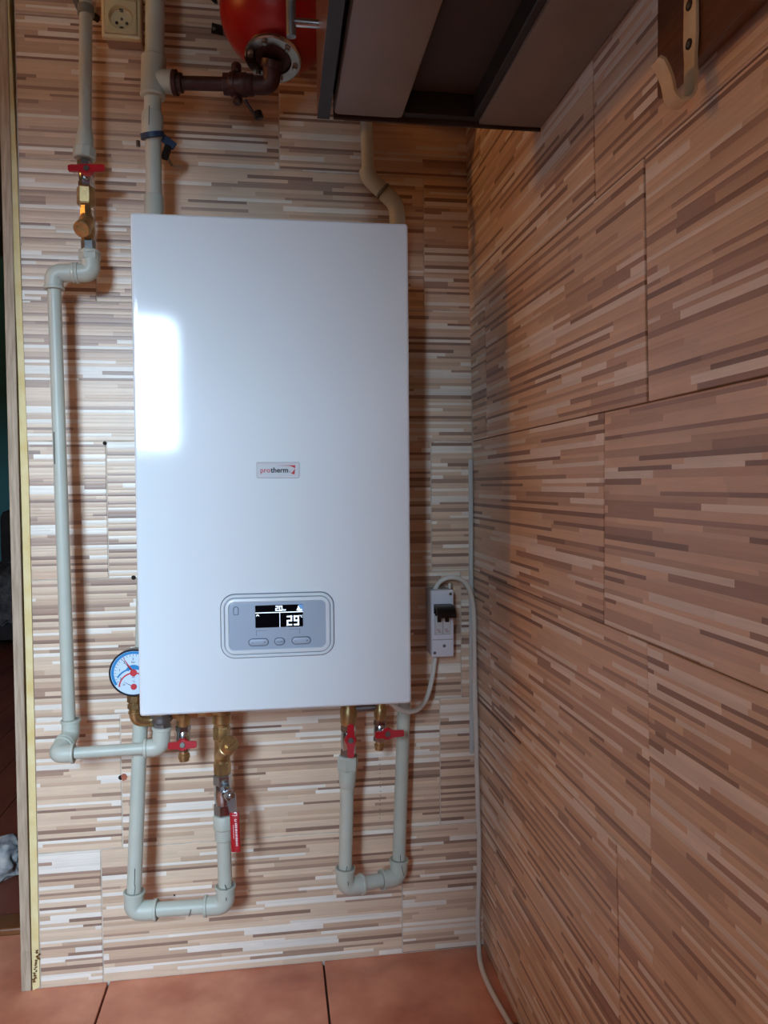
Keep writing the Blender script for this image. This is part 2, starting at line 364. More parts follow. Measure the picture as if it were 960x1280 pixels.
hf = struct(MB().box((-2.72, 0.245, -0.06), (-0.30, 4.0, -0.012)).build('floor_hall', 'floor_grout', None, 0))
for i in range(21):
    x = -2.72+i*0.115
    MB().box((x+0.001, 0.25, -0.02), (x+0.114, 4.0, 0.0), 0.001).build('floor_plank', 'hall_floor', hf, 0)
struct(MB().box((-2.70, 0.19, -0.02), (-0.37, 0.25, 0.012), 0.004).build('trim_5', 'wood_varnish', None, 0))

# holes drilled in the back wall tiles
for (u, v, r) in ((131, 554, 0.0036), (167, 722, 0.0042), (151, 972, 0.0045), (218, 1119, 0.0018)):
    c = P(u, v, -0.0002)
    MB().lathe(c+V((0, 0.004, 0)), (0, -1, 0), [(0, r*0.9), (0.0041, r), (0.0044, r*0.9)], 14).build('drill_hole', 'hole_dark', wb)
    if u == 151:
        MB().prism([c+V((0.004+0.008*math.cos(a)*k, -0.0006, 0.001+0.008*math.sin(a)*k)) for a, k in ((0, 1), (0.9, .9), (1.7, .8), (2.8, .5), (3.6, .4), (4.6, .9), (5.5, 1))], (0, 0.0012, 0)).build('chipped_patch', 'brick_red', wb, 0)
rr = random.Random(3)                             # dirt at the foot of the foam strip
for i in range(16):
    v = 1188+i*2.6; c = P(44+rr.uniform(-2, 3)+(3 if i < 6 else 0), v, 0.0016); n = 7
    MB().prism([c+V((math.cos(2*PI*k/n)*rr.uniform(0.001, 0.004), 0, math.sin(2*PI*k/n)*rr.uniform(0.0008, 0.003))) for k in range(n)], (0, -0.0006, 0)).build('dirt_fleck', 'stain', wb, 0)

# ================================================================== BOILER
BX0, BX1, BZ0, BZ1 = -0.2045, 0.2145, 0.569, 1.3235
boiler = thing('gas_boiler', ((BX0+BX1)/2, -0.15, BZ0), 'white glossy wall-hung gas boiler with a small display panel', 'boiler')
cx, cz = (BX0+BX1)/2, (BZ0+BZ1)/2
MB().rrect((cx, -0.225, cz), FR, BX1-BX0, BZ1-BZ0, 0.006, [(0.0, 0), (0, 0.030), (0.0012, 0.0345), (0.004, 0.0368), (0.009, 0.037)], 5).build('front_cover', 'boiler_white', boiler, 30)
MB().box((BX0+0.001, -0.2255, BZ0+0.03), (BX1-0.001, -0.105, BZ1-0.002), 0.003).build('casing', 'boiler_white', boiler, 30)
MB().box((-0.1, -0.107, 1.22), (0.1, 0.0, 1.27), 0.002).build('mounting_bracket', 'steel_dull', boiler, 0)
# brand badge
bc = P(347.5, 587.5, -FY)
bp_ = MB().rrect(bc, FR, 0.066, 0.0255, 0.003, [(0, 0), (0.0002, 0.0012), (0.0008, 0.0018), (0.0018, 0.0018), (0.0026, 0.0009), (0.004, 0.0009)], 3).build('badge', 'badge', boiler, 30)
h = 0.0011
lettering('pro', bc+V((-0.0115, -h, -0.0005)), FR, 0.0108, 'ink_red', bp_, 0.00012, 'RIGHT')
lettering('therm', bc+V((-0.0110, -h, -0.0005)), FR, 0.0108, 'ink_black', bp_, 0.0003, 'LEFT')
e0 = bc+V((0.0175, -h, 0))
MB().prism([e0+V((-0.022, 0, 0.0068)), e0+V((0.009, 0, 0.0072)), e0+V((0.0085, 0, 0.0025)), e0+V((0.0045, 0, 0.0048)), e0+V((0.000, 0, 0.0062))], (0, -0.0003, 0)).build('logo_mark', 'ink_red', bp_, 0)
MB().prism([e0+V((0.0085, 0, 0.002)), e0+V((0.0075, 0, -0.007)), e0+V((0.002, 0, -0.0055)), e0+V((0.0045, 0, -0.0035))], (0, -0.0003, 0)).build('logo_mark', 'ink_red', bp_, 0)
MB().prism([e0+V((0.0005, 0, -0.0035)), e0+V((0.003, 0, -0.0045)), e0+V((-0.001, 0, -0.0015))], (0, -0.0003, 0)).build('logo_mark', 'ink_black', bp_, 0)
# control panel
pc = P(347.5, 781, -FY)
def pf(du, dv, out=0.0): q = P(347.5+du, 781+dv, -FY); return V((q.x, FY-out, q.z))
MB().rrect(pc, FR, 0.1745, 0.1000, 0.022, [(0, 0), (0.0004, 0.0008), (0.0014, 0.0008), (0.0018, -0.0003), (0.004, -0.0003)], 8).build('panel_groove', 'groove_grey', boiler, 30)
bz = MB().rrect(pc, FR, 0.1720, 0.0975, 0.021, [(0, 0), (0.0003, 0.003), (0.0015, 0.0042), (0.0042, 0.0042), (0.0050, 0.0022), (0.0056, 0.0022), (0.0064, 0.0050), (0.0080, 0.0058), (0.0110, 0.0058), (0.0125, 0.0030), (0.014, 0.0024)], 8).build('panel_bezel', 'bezel_white', boiler, 30)
MB().rrect(pc, FR, 0.1620, 0.0875, 0.0165, [(0, 0), (0.0, 0.0024), (0.0007, 0.0026), (0.0015, 0.0023)], 8).build('bezel_groove', 'groove_grey', bz, 30)
pl = MB().rrect(pc, FR, 0.1495, 0.0752, 0.0125, [(0, 0), (0.0, 0.0034), (0.0008, 0.0036), (0.002, 0.0036)], 8).build('panel_plate', 'panel_silver', boiler, 30)
MB().rrect(pc, FR, 0.1510, 0.0767, 0.0130, [(0, 0), (0.0, 0.0031), (0.002, 0.0031)], 8).build('plate_edge', 'groove_grey', boiler, 30)
hp = 0.0036
d0 = pf(1.5, -11.5, hp)
disp = MB().rrect(d0, FR, 0.0728, 0.0345, 0.0006, [(0, -0.001), (0, 0.0005), (0.0004, 0.0007), (0.001, 0.0007)], 2).build('display', 'display_black', boiler, 30)
def dd(x, z): return V((d0.x+x, d0.y-0.0008, d0.z+z))
MB().box(dd(-0.0364, 0.0052), dd(0.0364, 0.0064)-V((0, 0.0002, 0))).build('display_line', 'display_white', disp, 0)
MB().box(dd(0.0005, -0.0172), dd(0.0013, 0.0052)-V((0, 0.0002, 0))).build('display_line', 'display_white', disp, 0)
def digit(ch, o, w, hh, t):                       # seven-segment numerals
    on = {'2': 'abged', '0': 'abcdef', '9': 'abcfgd'}[ch]; m_ = MB()
    sg = {'a': (0, hh, w, hh-t), 'd': (0, t, w, 0), 'g': (0, hh/2+t/2, w, hh/2-t/2), 'f': (0, hh, t, hh/2), 'b': (w-t, hh, w, hh/2), 'e': (0, hh/2, t, 0), 'c': (w-t, hh/2, w, 0)}
    for c in on:
        a = sg[c]; m_.box(o+V((a[0], 0, a[3])), o+V((a[2], -0.0002, a[1])))
    return m_.build('digit', 'display_white', disp, 0)
digit('2', dd(-0.0055, 0.0082), 0.0046, 0.0078, 0.0013); digit('0', dd(0.0002, 0.0082), 0.0046, 0.0078, 0.0013)
MB().box(dd(-0.0007, 0.0082), dd(0.0000, 0.0095)-V((0, 0.0002, 0))).build('digit_point', 'display_white', disp, 0)
lettering('bar', dd(0.0082, 0.0095), FR, 0.0040, 'display_white', disp, 0.0001)
digit('2', dd(0.0115, -0.0150), 0.0080, 0.0150, 0.0022); digit('9', dd(0.0222, -0.0150), 0.0080, 0.0150, 0.0022)
lettering('°C', dd(0.0336, -0.0015), FR, 0.0048, 'display_white', disp, 0.0001)
MB().box(dd(0.0295, 0.0066), dd(0.0364, 0.0170)-V((0, 0.0001, 0))).build('display_field', 'display_blue', disp, 0)
MB().prism([dd(x, z)-V((0, 0.0002, 0)) for x, z in ((0.0265, 0.0085), (0.0285, 0.0125), (0.0290, 0.0155), (0.0312, 0.0120), (0.0318, 0.0100), (0.0350, 0.0100), (0.0350, 0.0075), (0.0280, 0.0075))], (0, -0.0002, 0)).build('flame_icon', 'display_white', disp, 0)
MB().prism([dd(x, z) for x, z in ((-0.0355, 0.0010), (-0.0335, 0.0040), (-0.0315, 0.0030), (-0.0300, 0.0005), (-0.0318, 0.0012), (-0.0330, 0.0022), (-0.0342, 0.0008))], (0, -0.0002, 0)).build('tap_icon', 'display_white', disp, 0)
for du, w in ((-24.2, 0.0310), (2.0, 0.0165), (29, 0.0300)):
    c = pf(du, 20.2-0.045*du, hp)
    b_ = MB().rrect(c, FR, w-0.0022, 0.0098, 0.0049, [(0, -0.001), (0.0, 0.0012), (0.0006, 0.0020), (0.0014, 0.0022)], 8).build('button', 'panel_silver', boiler, 30)
    MB().rrect(c, FR, w, 0.0120, 0.006, [(0, -0.001), (0, 0.0004), (0.0006, 0.0004)], 8).build('button_groove', 'button_ring', b_, 0)
    if w > 0.02:
        MB().box(c+V((-w*0.30-0.0016, -0.0021, -0.0003)), c+V((-w*0.30+0.0016, -0.0024, 0.0003))).build('minus_mark', 'groove_grey', b_, 0)
        MB().box(c+V((w*0.30-0.0014, -0.0021, -0.0003)), c+V((w*0.30+0.0014, -0.0024, 0.0003))).box(c+V((w*0.30-0.0003, -0.0021, -0.0014)), c+V((w*0.30+0.0003, -0.0024, 0.0014))).build('plus_mark', 'groove_grey', b_, 0)
    else: lettering('mode', c+V((0, -0.0022, 0)), FR, 0.0046, 'groove_grey', b_)
for du, sx in ((-27, 1), (27, -1)):                # printed brackets between the display and the buttons
    c = pf(du, 9.5-0.045*du, hp); MB().box(c+V((-0.0003, 0, -0.003)), c+V((0.0003, -0.0002, 0.005))).build('print_line', 'groove_grey', boiler, 0)
    c = pf(du, 6-0.045*du, hp); MB().box(c+V((0, 0, 0)), c+V((sx*0.016, -0.0002, 0.0004))).build('print_line', 'groove_grey', boiler, 0)
ic = pf(-52.5, -20, hp)                            # arched key symbol
pts = [V((0.0036*math.cos(t), 0, 0.0036*math.sin(t))) for t in [PI*k/10 for k in range(11)]]
pts = [V((0.0036, 0, -0.0085))]+pts+[V((-0.0036, 0, -0.0085)), V((0.0036, 0, -0.0085))]
MB().tube([ic+q for q in pts], 0.0006, 5).build('arch_symbol', 'groove_grey', boiler)

# ================================================================== PIPE HELPERS
def collar(mb, A, d, r, l=0.006): mb.lathe(A, d, [(0, r), (0.001, r+0.0018), (l-0.001, r+0.0018), (l, r)], 20)
def elbow(parent, A, C, B, r=0.0155, name='elbow', m='ppr'):
    A, C, B = V(A), V(C), V(B); mb = MB().tube(fillet([A, C, B], r*1.25, 8), r, 20)
    collar(mb, A, (C-A).normalized(), r); collar(mb, B, (C-B).normalized(), r)
    return mb.build(name, m, parent)
def pipe(parent, A, B, r=0.0112, name='pipe'):
    return MB().tube([A, B], r, 20).build(name, 'ppr', parent)
def towards(A, B, d): A, B = V(A), V(B); return A+(B-A).normalized()*d
def mark(parent, pts, r=0.0005):
    return MB().tube(pts, r, 5).build('pen_mark', 'pen', parent)
def on_pipe(u, v, s, r): return P(u, v, s+r+0.0002)

# ================================================================== COLD WATER PIPE on the left
s1 = 0.070
up1 = thing('water_pipe', P(107, 190, s1), 'grey plastic pipe coming down from above to the red butterfly valve at upper left', 'pipe')
a, b = P(107.5, -60, s1), P(106.5, 172, s1)
pipe(up1, a, b, 0.0105)
MB().seg(P(106.4, 162, s1), P(106, 190, s1), [(0, 0.0108), (0.35, 0.0145), (1, 0.0150)], 20).build('socket', 'ppr', up1)
mb = MB().seg(P(106.2, 185, s1), P(105.6, 199, s1), [(0, 0.0172), (0.1, 0.0188), (0.9, 0.0188), (1, 0.0170)], 10); mb.build('union_nut', 'ppr', up1, 20)
# pipe clip
cl = thing('pipe_clip', P(107, 14, 0.0), 'grey plastic clip holding the left water pipe beside the wall socket', 'clip')
MB().seg(P(107.6, 8, s1), P(107.4, 19, s1), [(0, 0.0105), (0, 0.0135), (1, 0.0135), (1, 0.0105)], 20).build('ring', 'ppr_dark', cl)
q = P(107.5, 14, 0.0); MB().box(q+V((-0.014, -0.044, -0.006)), q+V((0.014, 0, 0.006)), 0.002).build('foot', 'ppr_dark', cl)
MB().tube([P(117, 20, 0.03), P(123, 24, 0.03)], 0.006, 10).build('screw_head', 'hole_dark', cl)

def butterfly_valve(name, label, top, bot, hub, wing, r_body, mats, hubdir=(0, -1, 0.15), span=(0.028, 0.028), group=None, tailm='brass', tail=None, hn=0.030):
    """short ball valve: hex ends, round body, stem and a red two-winged handle"""
    top, bot, hub = V(top), V(bot), V(hub); t = thing(name, bot, label, 'valve', group)
    L_ = (bot-top).length; d = (bot-top).normalized()
    MB().seg(top, bot, [(0, r_body*0.75), (0.18, r_body*0.8), (0.22, r_body*0.95), (0.5, r_body*1.05), (0.78, r_body*0.95), (0.82, r_body*0.8), (1, r_body*0.75)], 20).build('body', mats, t)
    MB().hexnut(top+d*0.002, top+d*(L_*0.26), r_body*1.08).build('hex_end', mats, t, 20)
    MB().hexnut(bot-d*(L_*0.26), bot-d*0.002, r_body*1.08).build('hex_end', mats, t, 20)
    if tail: MB().seg(bot-d*0.001, tail, [(0, r_body*0.72), (0.3, r_body*0.72), (0.35, r_body*0.85), (0.7, r_body*0.85), (0.75, r_body*0.7), (1, r_body*0.7)], 16).build('outlet', tailm, t)
    hd = V(hubdir).normalized(); w = V(wing); w = (w-hd*w.dot(hd)).normalized(); n = hd.cross(w)
    mid = top+(bot-top)*0.5
    MB().tube([mid, hub], r_body*0.42, 12).build('stem', mats, t)
    hm = MB()
    hm.lathe(hub-hd*0.003, hd, [(0, 0.0095), (0.001, 0.0105), (0.006, 0.0105), (0.008, 0.009)], 18)
    for sgn, sp in ((1, span[0]), (-1, span[1])):
        prof = [(0.002, 0.0085), (sp*0.45, 0.0058), (sp*0.8, 0.0058), (sp*0.97, 0.0050), (sp, 0.003)]
        lo = [hub+w*sgn*x+n*y+hd*(0.001+0.0035*math.sin(x/sp*2.2)) for x, y in prof]; hi = [hub+w*sgn*x-n*y+hd*(0.001+0.0035*math.sin(x/sp*2.2)) for x, y in prof]
        hm.prism(lo+hi[::-1], hd*0.0045)
    hdl = hm.build('handle', 'red_handle', t, 35, label='red two-winged handle')
    MB().hexnut(hub+hd*0.004, hub+hd*0.0085, 0.0052).build('handle_nut', 'screw', hdl, 20)
    return t
butterfly_valve('butterfly_valve', 'small red butterfly valve on the upper left water pipe above the brass strainer', P(105.6, 199, s1), P(107.5, 236, s1), P(109, 213, s1+0.022), (1, 0, 0.06), 0.0112, 'chrome', span=(0.030, 0.029), group='red butterfly valves')
# brass strainer below it
st = thing('line_strainer', P(109, 318, s1), 'small brass strainer with round cap above the left pipe elbows', 'strainer')
MB().hexnut(P(107.3, 234, s1), P(107.6, 257, s1), 0.0150, 0.1, 0.5).build('union_nut', 'brass', st, 20)
MB().seg(P(107.6, 255, s1), P(107.8, 272, s1), [(0, 0.0085), (0.3, 0.0085), (0.35, 0.0098), (1, 0.0098)], 6).build('inlet', 'brass', st, 20)
MB().seg(P(107.8, 268, s1), P(110, 304, s1), [(0, 0.0090), (0.2, 0.0125), (0.6, 0.0130), (0.8, 0.0105), (1, 0.0095)], 20).build('body', 'brass', st)
ca, cb_ = P(110, 279, s1+0.004), P(101.5, 287, s1+0.030)
MB().seg(ca, cb_, [(0, 0.0115), (0.7, 0.0115), (0.72, 0.0140), (0.95, 0.0140), (1, 0.0125)], 20).build('cap', 'brass', st)
dv = (cb_-ca).normalized(); wv = V((0.8, 0.2, -0.6)); wv = (wv-dv*wv.dot(dv)).normalized()
MB().obox(cb_+dv*0.0012, (wv, dv.cross(wv), dv), (0.009, 0.0016, 0.0022), 0.0006).build('cap_bar', 'brass', st, 0)
MB().hexnut(P(110, 300, s1), P(111, 316, s1), 0.0118).build('outlet_nut', 'steel_dull', st, 20)
# elbows and the long drop
lp = thing('water_pipe', P(88, 905, s1), 'long thin grey plastic pipe dropping down the left side of the wall', 'pipe')
e1, e2 = P(114, 341, s1), P(67, 341.5, s1)
elbow(lp, P(112, 314, s1), e1, towards(e1, e2, 0.026), 0.0158)
MB().hexnut(P(111.8, 313, s1), P(112.2, 326, s1), 0.0182).build('hex_socket', 'ppr', lp, 20)
b3 = P(86.5, 905, s1)
elbow(lp, towards(e2, e1, 0.036), e2, towards(e2, b3, 0.028), 0.0152)
pipe(lp, towards(e1, e2, 0.02), towards(e2, e1, 0.03), 0.0112)
pipe(lp, towards(e2, b3, 0.02), b3, 0.0110)
e3 = P(89, 918, s1); s4 = 0.118; e4 = P(70, 943, s4); e5 = P(201, 934, s4)
elbow(lp, P(88.2, 899, s1), e3, e3+(e4-e3)*0.45, 0.0150)
elbow(lp, e4+(e3-e4)*0.55, e4, towards(e4, e5, 0.030), 0.0150)
pipe(lp, towards(e4, e5, 0.02), towards(e5, e4, 0.02), 0.0098)
elbow(lp, towards(e5, e4, 0.028), e5, P(202.5, 908, s4), 0.0150)
mark(lp, [on_pipe(69.5, 540, s1, 0.0107)+V((-0.003, 0, 0)), on_pipe(70.5, 580, s1, 0.0107)+V((-0.003, 0, 0))], 0.0006)
ins = thing('threaded_adapter', P(202.5, 915, s4), 'dark metal threaded adapter between grey elbow and boiler underside at left', 'fitting')
MB().hexnut(P(202.5, 915, s4), P(202, 901, s4), 0.0150).build('hex_end', 'steel_dull', ins, 20)
MB().seg(P(202, 904, s4), P(201.5, 892, s4), [(0, 0.0135), (0.3, 0.0185), (0.7, 0.0185), (1, 0.014)], 18).build('flange', 'steel_dull', ins)
MB().seg(P(201.5, 893, s4), P(201, 868, s4), [(0, 0.0135), (0.5, 0.0125), (1, 0.0125)], 18).build('spigot', 'brass', ins)

# ================================================================== GAUGE
sg_ = 0.142
gc = P(167.2, 840.5, sg_); gr = 0.0392
ga = thing('pressure_gauge', gc-V((0, 0, gr)), 'round dial gauge with blue and red scales peeking out left of boiler', 'gauge')
MB().lathe(gc, (0, -1, 0), [(-0.022, gr*0.8), (-0.020, gr*0.97), (0, gr), (0.004, gr), (0.0055, gr*0.97), (0.004, gr*0.935), (0.001, gr*0.93)], 48).build('case', 'dial_black', ga)
MB().lathe(gc, (0, -1, 0), [(0.0015, gr*0.93), (0.0022, gr*0.93)], 48).build('dial', 'dial_white', ga, 30)
F2 = FR; g0 = gc+V((0, -0.0022, 0))
MB().arc(g0, F2, gr*0.80, gr*0.91, 35, 215, 0.0002).build('blue_band', 'dial_blue', ga, 0)
MB().arc(g0, F2, gr*0.20, gr*0.34, 30, 160, 0.0002, 14).build('blue_band', 'dial_blue', ga, 0)
k0 = g0+V((0.0, 0, -gr*0.60))
MB().arc(k0, F2, gr*0.74, gr*0.81, 60, 148, 0.0003, 20).build('blue_band', 'dial_blue', ga, 0)
MB().arc(k0, F2, gr*0.56, gr*0.62, 0, 178, 0.0003, 20).build('red_band', 'ink_red', ga, 0)
for i in range(19):
    t = math.radians(30+i*10); d = V((math.cos(t), 0, math.sin(t))); n_ = V((-d.z, 0, d.x))
    MB().prism([g0+d*gr*0.70-n_*0.0003, g0+d*gr*0.78-n_*0.0003, g0+d*gr*0.78+n_*0.0003, g0+d*gr*0.70+n_*0.0003], (0, -0.0003, 0)).build('tick', 'ink_black', ga, 0)
for i, tx in enumerate(('0', '1', '2', '3', '4')):
    t = math.radians(205-i*38); lettering(tx, g0+V((math.cos(t), 0, math.sin(t)))*gr*0.58, F2, 0.006, 'ink_black', ga)
lettering('bar', g0+V((0, 0, gr*0.45)), F2, 0.005, 'ink_black', ga)
for i, tx in enumerate(('20', '60', '100')):
    t = math.radians(165-i*75); lettering(tx, k0+V((math.cos(t), 0, math.sin(t)))*gr*0.42, F2, 0.0045, 'ink_black', ga)
lettering('°C', k0+V((0, 0, gr*0.22)), F2, 0.0045, 'ink_black', ga)
def needle(c, ang, l, w, m):
    t = math.radians(ang); d = V((math.cos(t), 0, math.sin(t))); n_ = V((-d.z, 0, d.x)); c = c+V((0, -0.0006, 0))
    MB().prism([c-d*l*0.15-n_*w, c+d*l, c-d*l*0.15+n_*w], (0, -0.0004, 0)).build('needle', m, ga, 0)
needle(g0, 128, gr*0.80, 0.0011, 'ink_black'); needle(g0, 122, gr*0.86, 0.0020, 'ink_red'); needle(k0, 150, gr*0.52, 0.0008, 'ink_black')
MB().lathe(g0, (0, -1, 0), [(0, gr*0.15), (0.0018, gr*0.14)], 16).build('hub', 'ink_red', ga)
MB().lathe(k0, (0, -1, 0), [(0, gr*0.13), (0.0015, gr*0.12)], 16).build('hub', 'ink_red', ga)
# brass tail of the gauge
gt = thing('gauge_fitting', P(168, 895, 0.128), 'brass elbow fitting under the round gauge beside boiler corner', 'fitting')
sgt = 0.128
MB().hexnut(P(167, 868, sgt), P(167, 878, sgt), 0.0105).build('hex_end', 'brass', gt, 20)
MB().hexnut(P(168, 879, sgt), P(168, 886, sgt), 0.0112).build('lock_nut', 'brass', gt, 20)
pa, pb, pc2 = P(167.5, 876, sgt), P(168.5, 902, sgt), P(196, 901, 0.112)
MB().tube(fillet([pa, pb, pc2], 0.014, 8), 0.0088, 16).build('bend', 'brass', gt)
collar(mb := MB(), P(168.2, 892, sgt), (0, 0, 1), 0.0088, 0.005); mb.build('ring', 'brass', gt)
# brass manifold bar under the boiler
mf = thing('brass_manifold', P(240, 890, 0.095), 'brass connecting tube running sideways under the left boiler ports', 'fitting')
MB().tube([P(204, 893.5, 0.112), P(232, 891, 0.112), P(277, 889, 0.112)], 0.0075, 14).build('tube', 'brass', mf)
for u in (219, 243, 262):
    q = P(u, 891.5-(u-204)*0.06, 0.112); MB().lathe(q-V((0.006, 0, 0)), (1, 0, 0), [(0, 0.0095), (0.001, 0.0108), (0.011, 0.0108), (0.012, 0.0095)], 6).build('nut', 'brass', mf, 20)

# ================================================================== DRAIN VALVE, left
butterfly_valve('drain_valve', 'red butterfly drain valve with brass outlet under the boiler left of brass strainer', P(229, 905, 0.112), P(229.5, 939, 0.112), P(228.5, 930.5, 0.135), (1, 0, 0), 0.0118, 'chrome', span=(0.0235, 0.0235), tail=P(230.5, 951, 0.112), group='drain valves under the boiler')
dn = thing('boiler_nipple', P(229, 908, 0.112), 'brass nipple joining the left drain valve to the boiler underside', 'fitting', 'brass boiler nipples')
MB().seg(P(229, 908, 0.112), P(228.5, 868, 0.112), [(0, 0.0105), (0.1, 0.0115), (0.35, 0.0115), (0.38, 0.0095), (1, 0.0095)], 18).build('spigot', 'brass', dn)
MB().hexnut(P(229, 900, 0.112), P(229, 891, 0.112), 0.0128).build('nut', 'brass', dn, 20)

# ================================================================== Y-STRAINER and LEVER VALVE
ss = 0.105
ys = thing('y_strainer', P(278, 968, ss), 'large brass Y strainer with angled round cap under the boiler', 'strainer')
MB().seg(P(276.5, 872, ss), P(277, 908, ss), [(0, 0.0145), (0.55, 0.0145), (0.58, 0.0160), (0.85, 0.0160), (0.9, 0.0135), (1, 0.0135)], 24).build('union_nut', 'brass', ys)
MB().hexnut(P(277, 907, ss), P(277.2, 925, ss), 0.0150).build('hex_end', 'brass', ys, 20)
MB().seg(P(277.2, 922, ss), P(278, 955, ss), [(0, 0.0122), (0.3, 0.0135), (0.7, 0.0140), (1, 0.0128)], 22).build('body', 'brass', ys)
ca, cb_ = P(277, 944, ss+0.004), P(288, 929, ss+0.040)
MB().seg(ca, cb_, [(0, 0.0125), (0.5, 0.0125), (0.52, 0.0142), (0.64, 0.0142), (0.66, 0.0128), (0.72, 0.0128), (0.74, 0.0146), (0.97, 0.0146), (1, 0.0135)], 24).build('cap', 'brass', ys)
dv = (cb_-ca).normalized(); wv = V((0.7, 0, 0.7)); wv = (wv-dv*wv.dot(dv)).normalized()
MB().obox(cb_+dv*0.001, (wv, dv.cross(wv), dv), (0.010, 0.0035, 0.002), 0.0008).build('cap_bar', 'brass', ys, 0)
MB().hexnut(P(277.8, 950, ss), P(278.2, 967, ss), 0.0150).build('hex_end', 'brass', ys, 20)
lv = thing('lever_valve', P(279, 1022, ss), 'chrome ball valve with long red lever below the Y strainer', 'valve')
MB().seg(P(278.2, 966, ss), P(279.2, 1020, ss), [(0, 0.0118), (0.2, 0.0125), (0.25, 0.0140), (0.5, 0.0155), (0.72, 0.0140), (0.76, 0.0122), (1, 0.0122)], 24).build('body', 'chrome', lv)
MB().hexnut(P(278.3, 967, ss), P(278.6, 981, ss), 0.0165).build('hex_end', 'chrome', lv, 20)
MB().hexnut(P(279, 1003, ss), P(279.3, 1018, ss), 0.0162).build('hex_end', 'chrome', lv, 20)
piv = P(288.5, 994, ss+0.034)
MB().tube([P(279, 993, ss), piv], 0.0075, 14).build('stem', 'chrome', lv)
ld = (piv-P(279, 993, ss)).normalized()
MB().lathe(piv-ld*0.006, ld, [(0, 0.0098), (0.003, 0.0105), (0.006, 0.0098), (0.007, 0.006), (0.012, 0.0055), (0.013, 0.004)], 18).build('stem_nut', 'chrome', lv)
le = P(292, 1017, ss+0.040); lf = P(294.5, 1064, ss+0.046)
xv = V((1, -0.15, 0)).normalized()
def plank(parent, pts, hw, th, name, m, bev=0.0008):
    mb = MB(); lo = [q-xv*w for q, w in zip(pts, hw)]; hi = [q+xv*w for q, w in zip(pts, hw)]
    n_ = (pts[-1]-pts[0]).normalized().cross(xv).normalized()
    if n_.y > 0: n_ = -n_
    mb.prism([x for x in lo]+hi[::-1], n_*th); return mb.build(name, m, parent, 30), n_
plank(lv, [piv+V((0, 0, 0.006)), piv, P(291, 1012, ss+0.040), le, towards(le, lf, 0.01)], [0.006, 0.0085, 0.0070, 0.0062, 0.006], 0.002, 'lever_arm', 'chrome')
g1 = P(293, 1014.5, ss+0.040); g2 = P(295.2, 1065, ss+0.046)
grp = None
ax3 = (g2-g1).normalized(); nz_ = ax3.cross(xv).normalized(); nz_ = nz_ if nz_.y < 0 else -nz_
grp = MB().obox((g1+g2)/2, (xv, ax3, nz_), (0.0080, (g2-g1).length/2, 0.0030), 0.0022).build('lever_grip', 'red_handle', lv, 40, label='red plastic lever grip with white print')
gm_ = (g1+g2)/2+nz_*0.0031
# white print along the grip: a corner mark and illegible letters
MB().obox(gm_-ax3*0.028+xv*0.0005, (xv, ax3, nz_), (0.0042, 0.0004, 0.0002)).build('print_mark', 'ink_white', grp, 0)
MB().obox(gm_-ax3*0.0305+xv*0.0043, (xv, ax3, nz_), (0.0004, 0.0026, 0.0002)).build('print_mark', 'ink_white', grp, 0)
MB().arc(gm_-ax3*0.020+xv*0.0022, (xv, ax3, nz_), 0.0012, 0.0024, 40, 330, 0.0003, 12).build('print_mark', 'ink_white', grp, 0)
rr = random.Random(5); tt = -0.0145
while tt < 0.022:
    l_ = rr.uniform(0.0014, 0.0026)
    MB().obox(gm_+ax3*tt+xv*0.0024, (xv, ax3, nz_), (0.0019*rr.uniform(0.75, 1), l_*0.42, 0.0002)).build('print_letter', 'ink_white', grp, 0); tt += l_+0.0007
tt = -0.012
while tt < 0.010:
    MB().obox(gm_+ax3*tt-xv*0.0022, (xv, ax3, nz_), (0.0005, 0.0006, 0.0002)).build('print_letter', 'ink_white', grp, 0); tt += 0.0018

# ================================================================== HEATING PIPE: riser, tank branch, lower left loop
s2 = 0.085
rs = thing('heating_pipe', P(167, 1150, s2), 'thick grey plastic riser passing behind the boiler with lower left loop', 'pipe')
pipe(rs, P(194.5, -60, s2+0.003), P(193, 95, s2+0.003), 0.0160)
MB().seg(P(192.6, 70, s2+0.003), P(191, 122, s2+0.003), [(0, 0.0165), (0.05, 0.0205), (0.93, 0.0205), (0.95, 0.0215), (1, 0.0200)], 24).build('tee', 'ppr', rs)
ta, tb_ = P(192, 100, s2+0.003), P(216.5, 103, 0.092)
MB().seg(ta, tb_, [(0, 0.0185), (0.93, 0.0190), (0.95, 0.0200), (1, 0.0190)], 24).build('tee_branch', 'ppr', rs)
pipe(rs, P(191, 118, s2), P(190.5, 152, s2), 0.0142)
MB().seg(P(190.6, 140, s2), P(190.3, 174, s2), [(0, 0.0145), (0.12, 0.0180), (0.8, 0.0180), (1, 0.0150)], 24).build('coupling', 'ppr', rs)
pb_ = P(175, 905, s2); top_ = P(191.5, 170, s2)
pipe(rs, top_, P(192.5, 262, s2), 0.0134)
MB().seg(P(192.5, 244, s2), P(192.8, 300, s2), [(0, 0.0138), (0.04, 0.0162), (1, 0.0162)], 24).build('socket', 'ppr', rs)
bl_ = P(166.8, 1139, s2); br_ = P(282.5, 1131, ss-0.005)
pipe(rs, P(192.8, 290, s2), P(176, 890, s2), 0.0128)
pipe(rs, P(176, 890, s2), towards(bl_, P(176, 890, s2), 0.02), 0.0128)
elbow(rs, towards(bl_, P(176, 890, s2), 0.036), bl_, towards(bl_, br_, 0.042), 0.0168)
pipe(rs, towards(bl_, br_, 0.03), towards(br_, bl_, 0.03), 0.0126)
tr_ = P(279.5, 1045, ss)
elbow(rs, towards(br_, bl_, 0.038), br_, towards(br_, tr_, 0.036), 0.0164)
pipe(rs, towards(br_, tr_, 0.03), tr_, 0.0122)
